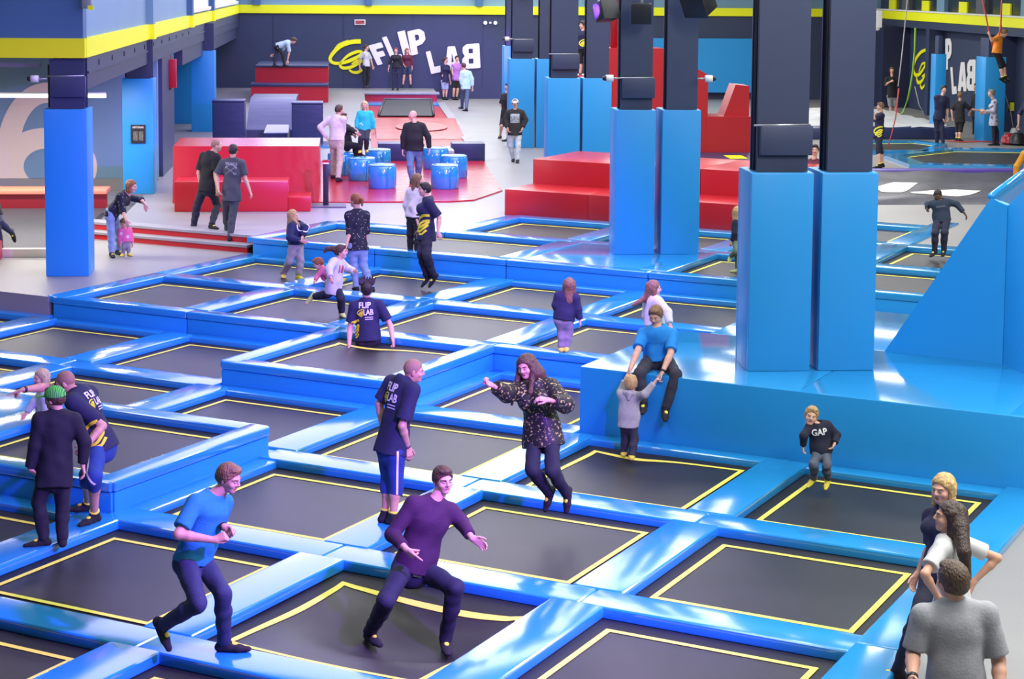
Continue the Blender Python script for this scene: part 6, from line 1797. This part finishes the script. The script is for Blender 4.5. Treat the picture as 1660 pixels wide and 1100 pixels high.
decal(J, 'top', ribbon_polys([(-.5, .5), (.5, -.5)], .05) + ribbon_polys([(.5, .5), (-.5, -.5)], .05) + ribbon_polys([(.3, -.5), (.5, -.5), (.5, -.3), (.3, -.3), (.3, -.5)], .05) + ribbon_polys([(-.5, .25), (-.45, .5), (-.25, .5)], .09) + ribbon_polys([(.5, .25), (.45, .5), (.25, .5)], .09), cb - J['up'] * 0.075, -1, 0.21, 0.15, M_PRG, 'arrow_print')
J = person('child in dark clothes running out of the left edge of the view', 1.45, (0, 417, F1), 262, (-8, 345), (-14, 308), (-17, 292), hf=262, kid=True, LL=[(-4, 370, -1), (2, 408, 1), (9, 410)], RL=[(2, 362, -1), (18, 376, 1), (22, 386)], plant={-1: F1}, top=BLACKC, bot=JEAN, hair=('short',), hairm=H_BROWN, sleeve=0.95, **SG)

# --- red area
J = person('man in a cream shirt and beige trousers with a hand on his hip, from behind', 1.84, (546, 294, F2 + .035), 22, (546, 230), (545, 188), (550, 178), hf=45,
           LA=[(519, 206, 0), (530, 224, -1)], RA=[(556, 212, 1), (552, 229, -1)], LL=[(541, 258, 0), (540, 284, 1)], RL=[(551, 260, 0), (548, 289, 0)],
           top=cloth('cream_shirt', (0.62, 0.57, 0.50)), bot=cloth('beige', (0.45, 0.36, 0.28)), sho=SOCKB, hair=('short',), hairm=H_BROWN, sleeve=0.95, hem=-0.02, belt=M_BLACK, wt=1.05, loose=1.5)
J = person('man in black sitting on a blue drum, foot resting on the next one', 1.76, (563, 283, F2 + .035), 112, (562, 234), (558, 202), (557, 191), hf=100, RA=[(570, 210, 0), (578, 216, -1)], LA=[(566, 211, 1), (574, 219, -1)], RL=[(582, 237, -1), (584, 250, 1), (592, 253)], LL=[(577, 236, 1), (574, 262, 0)], plant={}, top=BLACKC, bot=BLACKC, sho=SOCKB, hair=('short',), hairm=H_BROWN, sleeve=0.9, loose=1.4)
J = person('girl in a turquoise sweater standing on a blue drum', 1.36, (592, 247, 1.30), 184, (591, 209), (592, 181), (591, 171), hf=182, kid=True, hsz=0.215, RA=[(579, 196, 0), (578, 209, -1)], LA=[(604, 196, 0), (606, 210, -1)], RL=[(585, 224, -1), (584, 243, 1)], LL=[(594, 225, -1), (594, 242, 1), (595, 246)],
           top=spotted('turquoise', (0.02, 0.50, 0.48), (0.55, 0.75, 0.70), 10, 0.16), bot=CHAR, sho=SOCKY, hair=('bob', 0.03), hairm=mat('hair_flax', (0.62, 0.44, 0.20), 0.5, noise=(40, .3), bump=(30, 0.5, (3, 3, 0.5))), sleeve=0.95, loose=1.5)
J = person('big bald man in a black shirt and blue jeans walking on the red mat', 1.86, (671, 299, F2 + .035), 184, (672, 241), (672, 199), (669, 187), hf=240, RA=[(654, 222, 0), (653, 243, -1)], LA=[(694, 222, 0), (696, 241, -1)], RL=[(665, 269, -1), (668, 291, 0)], LL=[(679, 268, 0), (678, 288, 1)], top=BLACKC, bot=cloth('jeans_mid', (0.10, 0.17, 0.28)), sho=BLACKC, sleeve=0.97, hem=0.03, wt=1.12, loose=1.5, bulge=0.03)
J = person('boy with a white cap in a dark hoodie and pale jeans, hands in pockets', 1.78, (834, 265, F2), 182, (835, 214), (835, 178), (835, 168), hf=185, RA=[(819, 194, 0), (823, 208, -1)], LA=[(852, 194, 0), (847, 208, -1)], RL=[(828, 236, 0), (832, 257, 1)], LL=[(840, 236, 0), (839, 259, -1)], top=cloth('hoodie_black', (0.018, 0.017, 0.018)), bot=cloth('jeans_pale', (0.48, 0.53, 0.54)), sho=BLACKC, hair=('short',), hairm=H_BROWN, sleeve=0.95, hem=0.05, loose=2.0, cap=(cloth('cap_white', (0.60, 0.56, 0.48)), 0.001))
decal(J, 'top', [[(-.5, -.5), (.5, -.5), (.5, .5), (-.5, .5)]], J['chest'] - J['up'] * 0.05, 1, 0.25, 0.25, mat('print_mist', (0.30, 0.35, 0.38), 0.7, noise=(18, .5)), 'chest_print', cuts=5)
J = person('person in black shorts half hidden behind the fourth pillar pair', 1.75, (818, 229, F2), 240, (819, 190), (821, 151), (823, 141), RA=[(812, 168, 0), (817, 180, 0)], RL=[(813, 204, -1), (811, 220, 0), (804, 225)], LL=[(822, 206, 0), (823, 225, 0)], top=BLACKC, bot=BLACKC, leg=0.48, hair=('short',), hairm=H_DK, **SG)

# --- far people
FR = 'people by the back wall'
J = person('man in a pale blue tee bending down on the red tower', 1.80, (454, 108, 2.34), 85, (451, 75), (470, 68), (476, 66), hf=95, hp=45, RA=[(469, 84, -1), (466, 98, -1)], LA=[(456, 82, 1), (444, 88, 0)], RL=[(459, 89, 0), (461, 105, 0)], LL=[(447, 89, 0), (445, 105, 0)], top=cloth('tee_ice', (0.42, 0.56, 0.68)), bot=CHAR, sho=BLACKC, hair=('short',), hairm=H_BROWN, group=FR)
J = person('man in a white tee and black trousers in front of the yellow spring logo', 1.75, (593, 142, 1.12, -1.2), 118, (594, 106), (593, 84), (594, 77), hf=110, RA=[(583, 95, 0), (583, 109, -1)], LA=[(601, 96, 0), (604, 107, 0)], RL=[(590, 124, 0), (591, 139, 0)], LL=[(597, 124, 0), (595, 138, 0)], plant={}, top=WHITEC, bot=BLACKC, sho=CHAR, hair=('short',), hairm=H_BROWN, group=FR)
J = person('woman with a red headscarf and black clothes on the deck', 1.68, (641, 145, 1.12, -0.5), 182, (642, 109), (642, 89), (642, 82), fem=True, RA=[(632, 101, 0), (630, 111, 0)], LA=[(650, 102, 0), (646, 113, -1)], RL=[(638, 127, 0), (637, 143, 0)], LL=[(646, 127, 0), (645, 143, 0)], plant={}, top=BLACKC, bot=cloth('jeans_ink', (0.016, 0.02, 0.05)), sho=BLACKC, hair=('cover',), hairm=mat('hair_crimson', (0.22, 0.02, 0.03), 0.5), sleeve=0.7, group=FR)
J = person('woman in a maroon top and short dark skirt on the deck', 1.66, (660, 142, 1.12, -1.2), 175, (660, 107), (660, 89), (660, 83), fem=True, hf=140, RA=[(652, 100, 0), (655, 106, -1)], LA=[(668, 100, 0), (668, 110, 0)], RL=[(655, 124, 0), (653, 139, 0)], LL=[(665, 124, 0), (666, 139, 0)], plant={}, top=cloth('maroon', (0.10, 0.012, 0.03)), bot=cloth('denim_dark', (0.03, 0.05, 0.10)), leg=0.40, sho=BLACKC, hair=('long', 0.08), hairm=H_RED, sleeve=0.8, skin=(0.10, 0.06, 0.05) if False else FAIR, group=FR)
J = person('girl in navy tee and denim shorts, leftmost of three by the blue lit wall', 1.66, (721, 163, F2), 150, (721, 132), (722, 105), (723, 97), hf=110, fem=True, RA=[(717, 120, 0), (720, 132, 0)], LA=[(728, 120, 0), (730, 132, 0)], RL=[(719, 146, 0), (719, 159, 0)], LL=[(724, 146, 0), (723, 159, 0)], top=NAVYT, bot=cloth('denim_pale', (0.30, 0.34, 0.48)), leg=0.46, hair=('pony', 0.05), hairm=H_BROWN, group=FR, sho=BLACKC)
J = person('boy in a mauve tank top and black shorts by the blue lit wall', 1.76, (738, 163, F2), 160, (740, 129), (741, 103), (741, 95), RA=[(733, 116, 0), (737, 129, -1)], LA=[(748, 116, 0), (748, 128, 0)], RL=[(736, 145, 0), (735, 159, 0)], LL=[(742, 145, 0), (740, 159, 0)], top=cloth('mauve', (0.40, 0.16, 0.42)), bot=BLACKC, leg=0.42, sho=BLACKC, hair=('short',), hairm=H_DK, sleeve=0.0, group=FR)
J = person('man in a mint shirt leaning towards the two teenagers, from behind', 1.80, (753, 180, F2), 318, (755, 140), (755, 115), (751, 107), hf=315, LA=[(747, 128, 0), (749, 140, -1)], RA=[(765, 128, 0), (766, 142, 0)], LL=[(750, 157, 0), (749, 173, 0)], RL=[(757, 159, 0), (756, 177, 0)], top=cloth('mint', (0.42, 0.66, 0.58)), bot=cloth('jeans_steel', (0.06, 0.09, 0.14)), sho=BLACKC, hair=('short',), hairm=H_BROWN, sleeve=0.9, hem=0.06, loose=2.2, group=FR)
J = person('person in black standing on the red castle between the pillars', 1.66, (945, 121, 2.95), 200, (946, 77), (945, 50), (945, 41), hf=250, RA=[(940, 64, 0), (939, 78, 0)], top=NAVYT, bot=BLACKC, leg=0.55, sho=BLACKC, hair=('short',), hairm=H_DK)
spiral_tee(J, J['pel'] + J['up'] * 0.12, 0.2, 0.2, 1)

# --- right back
J = person('man with crossed arms in a black tee and grey shorts by the dark recess', 1.84, (1447, 191, F2), 184, (1446, 156), (1446, 124), (1446, 114), RA=[(1436, 137, 0), (1444, 132, -1)], LA=[(1456, 137, 0), (1440, 137, -1)], RL=[(1444, 173, 0), (1444, 187, 0)], LL=[(1452, 173, 0), (1452, 187, 0)], top=BLACKC, bot=GREYC, leg=0.5, hair=('bob', 0.0), hairm=H_BROWN, sleeve=0.5, hands=('fist', 'fist'))
J = person('boy in navy with yellow spirals pointing left, right of the tallest pillar', 1.58, (1424, 274, F2), 262, (1424, 221), (1427, 184), (1427, 173), hf=265, kid=True, hsz=0.22, LA=[(1418, 192, -1), (1413, 176, -1)], RA=[(1419, 196, 1), (1413, 180, 0)], LL=[(1424, 246, 0), (1426, 268, 0), (1415, 272)], RL=[(1428, 246, 0), (1430, 266, 0), (1420, 270)], top=NAVYT, bot=cloth('shorts_navy', (0.018, 0.018, 0.04)), leg=0.55, hair=('short',), hairm=H_LB, hem=0.02, **SG)
spiral_tee(J, J['pel'] + J['up'] * 0.14, 0.26, 0.28, np.array([-.3, -1, 0]))
J = person('smiling man in navy clothes in front of the slim blue column', 1.80, (1524, 238, F2), 165, (1522, 191), (1527, 155), (1530, 145), RA=[(1519, 175, 0), (1527, 192, -1)], LA=[(1536, 176, 0), (1536, 190, 0)], RL=[(1519, 212, 0), (1519, 232, 0)], LL=[(1527, 212, 0), (1529, 233, 0), (1540, 238)], top=NAVYT, bot=cloth('trouser_navy', (0.016, 0.018, 0.05)), hair=('short',), hairm=H_DK, hem=0.04, **SG)
J = person('boy in black reaching out to the elderly woman', 1.52, (1553, 229, F2), 52, (1556, 197), (1556, 165), (1557, 155), hf=35, kid=True, hsz=0.22, RA=[(1573, 177, 0), (1587, 179, 0)], LA=[(1543, 178, 0), (1544, 190, 0)], LL=[(1552, 212, 0), (1551, 225, 0)], RL=[(1557, 212, 0), (1555, 226, 0)], top=BLACKC, bot=BLACKC, leg=0.55, hair=('short',), hairm=H_LB, hem=0.03, **SG)
J = person('elderly woman in a patterned grey jacket facing the boy in black', 1.66, (1612, 237, F2), 275, (1611, 197), (1612, 162), (1607, 151), fem=True, LA=[(1611, 180, 0), (1597, 180, -1)], RA=[(1607, 181, 1), (1595, 183, 0)], LL=[(1611, 214, 0), (1612, 232, 0)], RL=[(1616, 214, 0), (1617, 232, 0)], top=sequin('patterned_grey', (0.42, 0.41, 0.48), (0.04, 0.04, 0.07), 12), bot=JEAND, sho=SOCKB, hair=('short',), hairm=H_GREY, sleeve=0.95, hem=0.08, loose=1.8)
J = person('girl in an orange tee hanging in a harness above the right trampoline', 1.50, (1620, 262, F2), 112, (1616, 84), (1619, 59), (1628, 54), hf=108, hp=32, kid=True, hsz=0.22, RA=[(1608, 66, -1), (1604, 57, 0)], LA=[(1622, 54, 1), (1622, 46, 0)], RL=[(1623, 108, 0), (1625, 127, 0), (1631, 134)], LL=[(1627, 106, 1), (1630, 125, 0), (1636, 132)], plant={}, top=cloth('orange', (0.85, 0.26, 0.02)), bot=BLACKC, leg=0.55, hair=('pony', 0.04), hairm=H_LB, hands=('fist', 'fist'), **SG)
dp = J['dep']
for k, (p0_, p1_, lab) in enumerate((((1561, -160), (1605, 60), 'left'), ((1631, -160), (1622, 47), 'right'))):
    o = tube('harness_strap', [Vector(unproj(p0_, dp)), Vector(unproj(p1_, dp)), Vector(unproj((1612, 84), dp))], 0.022, M_ROPE_R); tag(o, lab + ' red harness strap of the hanging girl', 'strap')
person('person in a navy tee cut off by the right edge, behind the elderly woman', 1.76, (1668, 245, F2), 250, (1668, 200), (1668, 165), (1670, 152), RA=[(1652, 186, 0), (1651, 203, 0)], top=NAVYT, bot=JEAND, sho=SOCKB, hair=('short',), hairm=H_BROWN)
person('person in a mustard sweater at the right edge behind the wedge wall', 1.66, (1669, 345, F2), 330, (1668, 288), (1669, 244), (1672, 228), fem=True, LA=[(1648, 270, 0), (1645, 296, 0)], top=cloth('mustard', (0.58, 0.24, 0.01)), bot=JEAND, sho=SOCKB, hair=('long', .1), hairm=H_LB, sleeve=0.97, loose=1.8)
person('person in a maroon top glimpsed between the tallest pillars', 1.66, (1321, 346, F2), 190, (1319, 296), (1319, 258), (1321, 243), fem=True, top=cloth('maroon', (0.10, 0.012, 0.03)), bot=JEAND, sho=SOCKB, hair=('short',), hairm=H_DK, sleeve=0.9)
person('person in dark clothes glimpsed behind the wide blue column', 1.74, (1584, 226, F2, 2.0), 250, (1583, 188), (1583, 152), (1583, 141), top=BLACKC, bot=BLACKC, sho=SOCKB, hair=('short',), hairm=H_DK, sleeve=0.9)
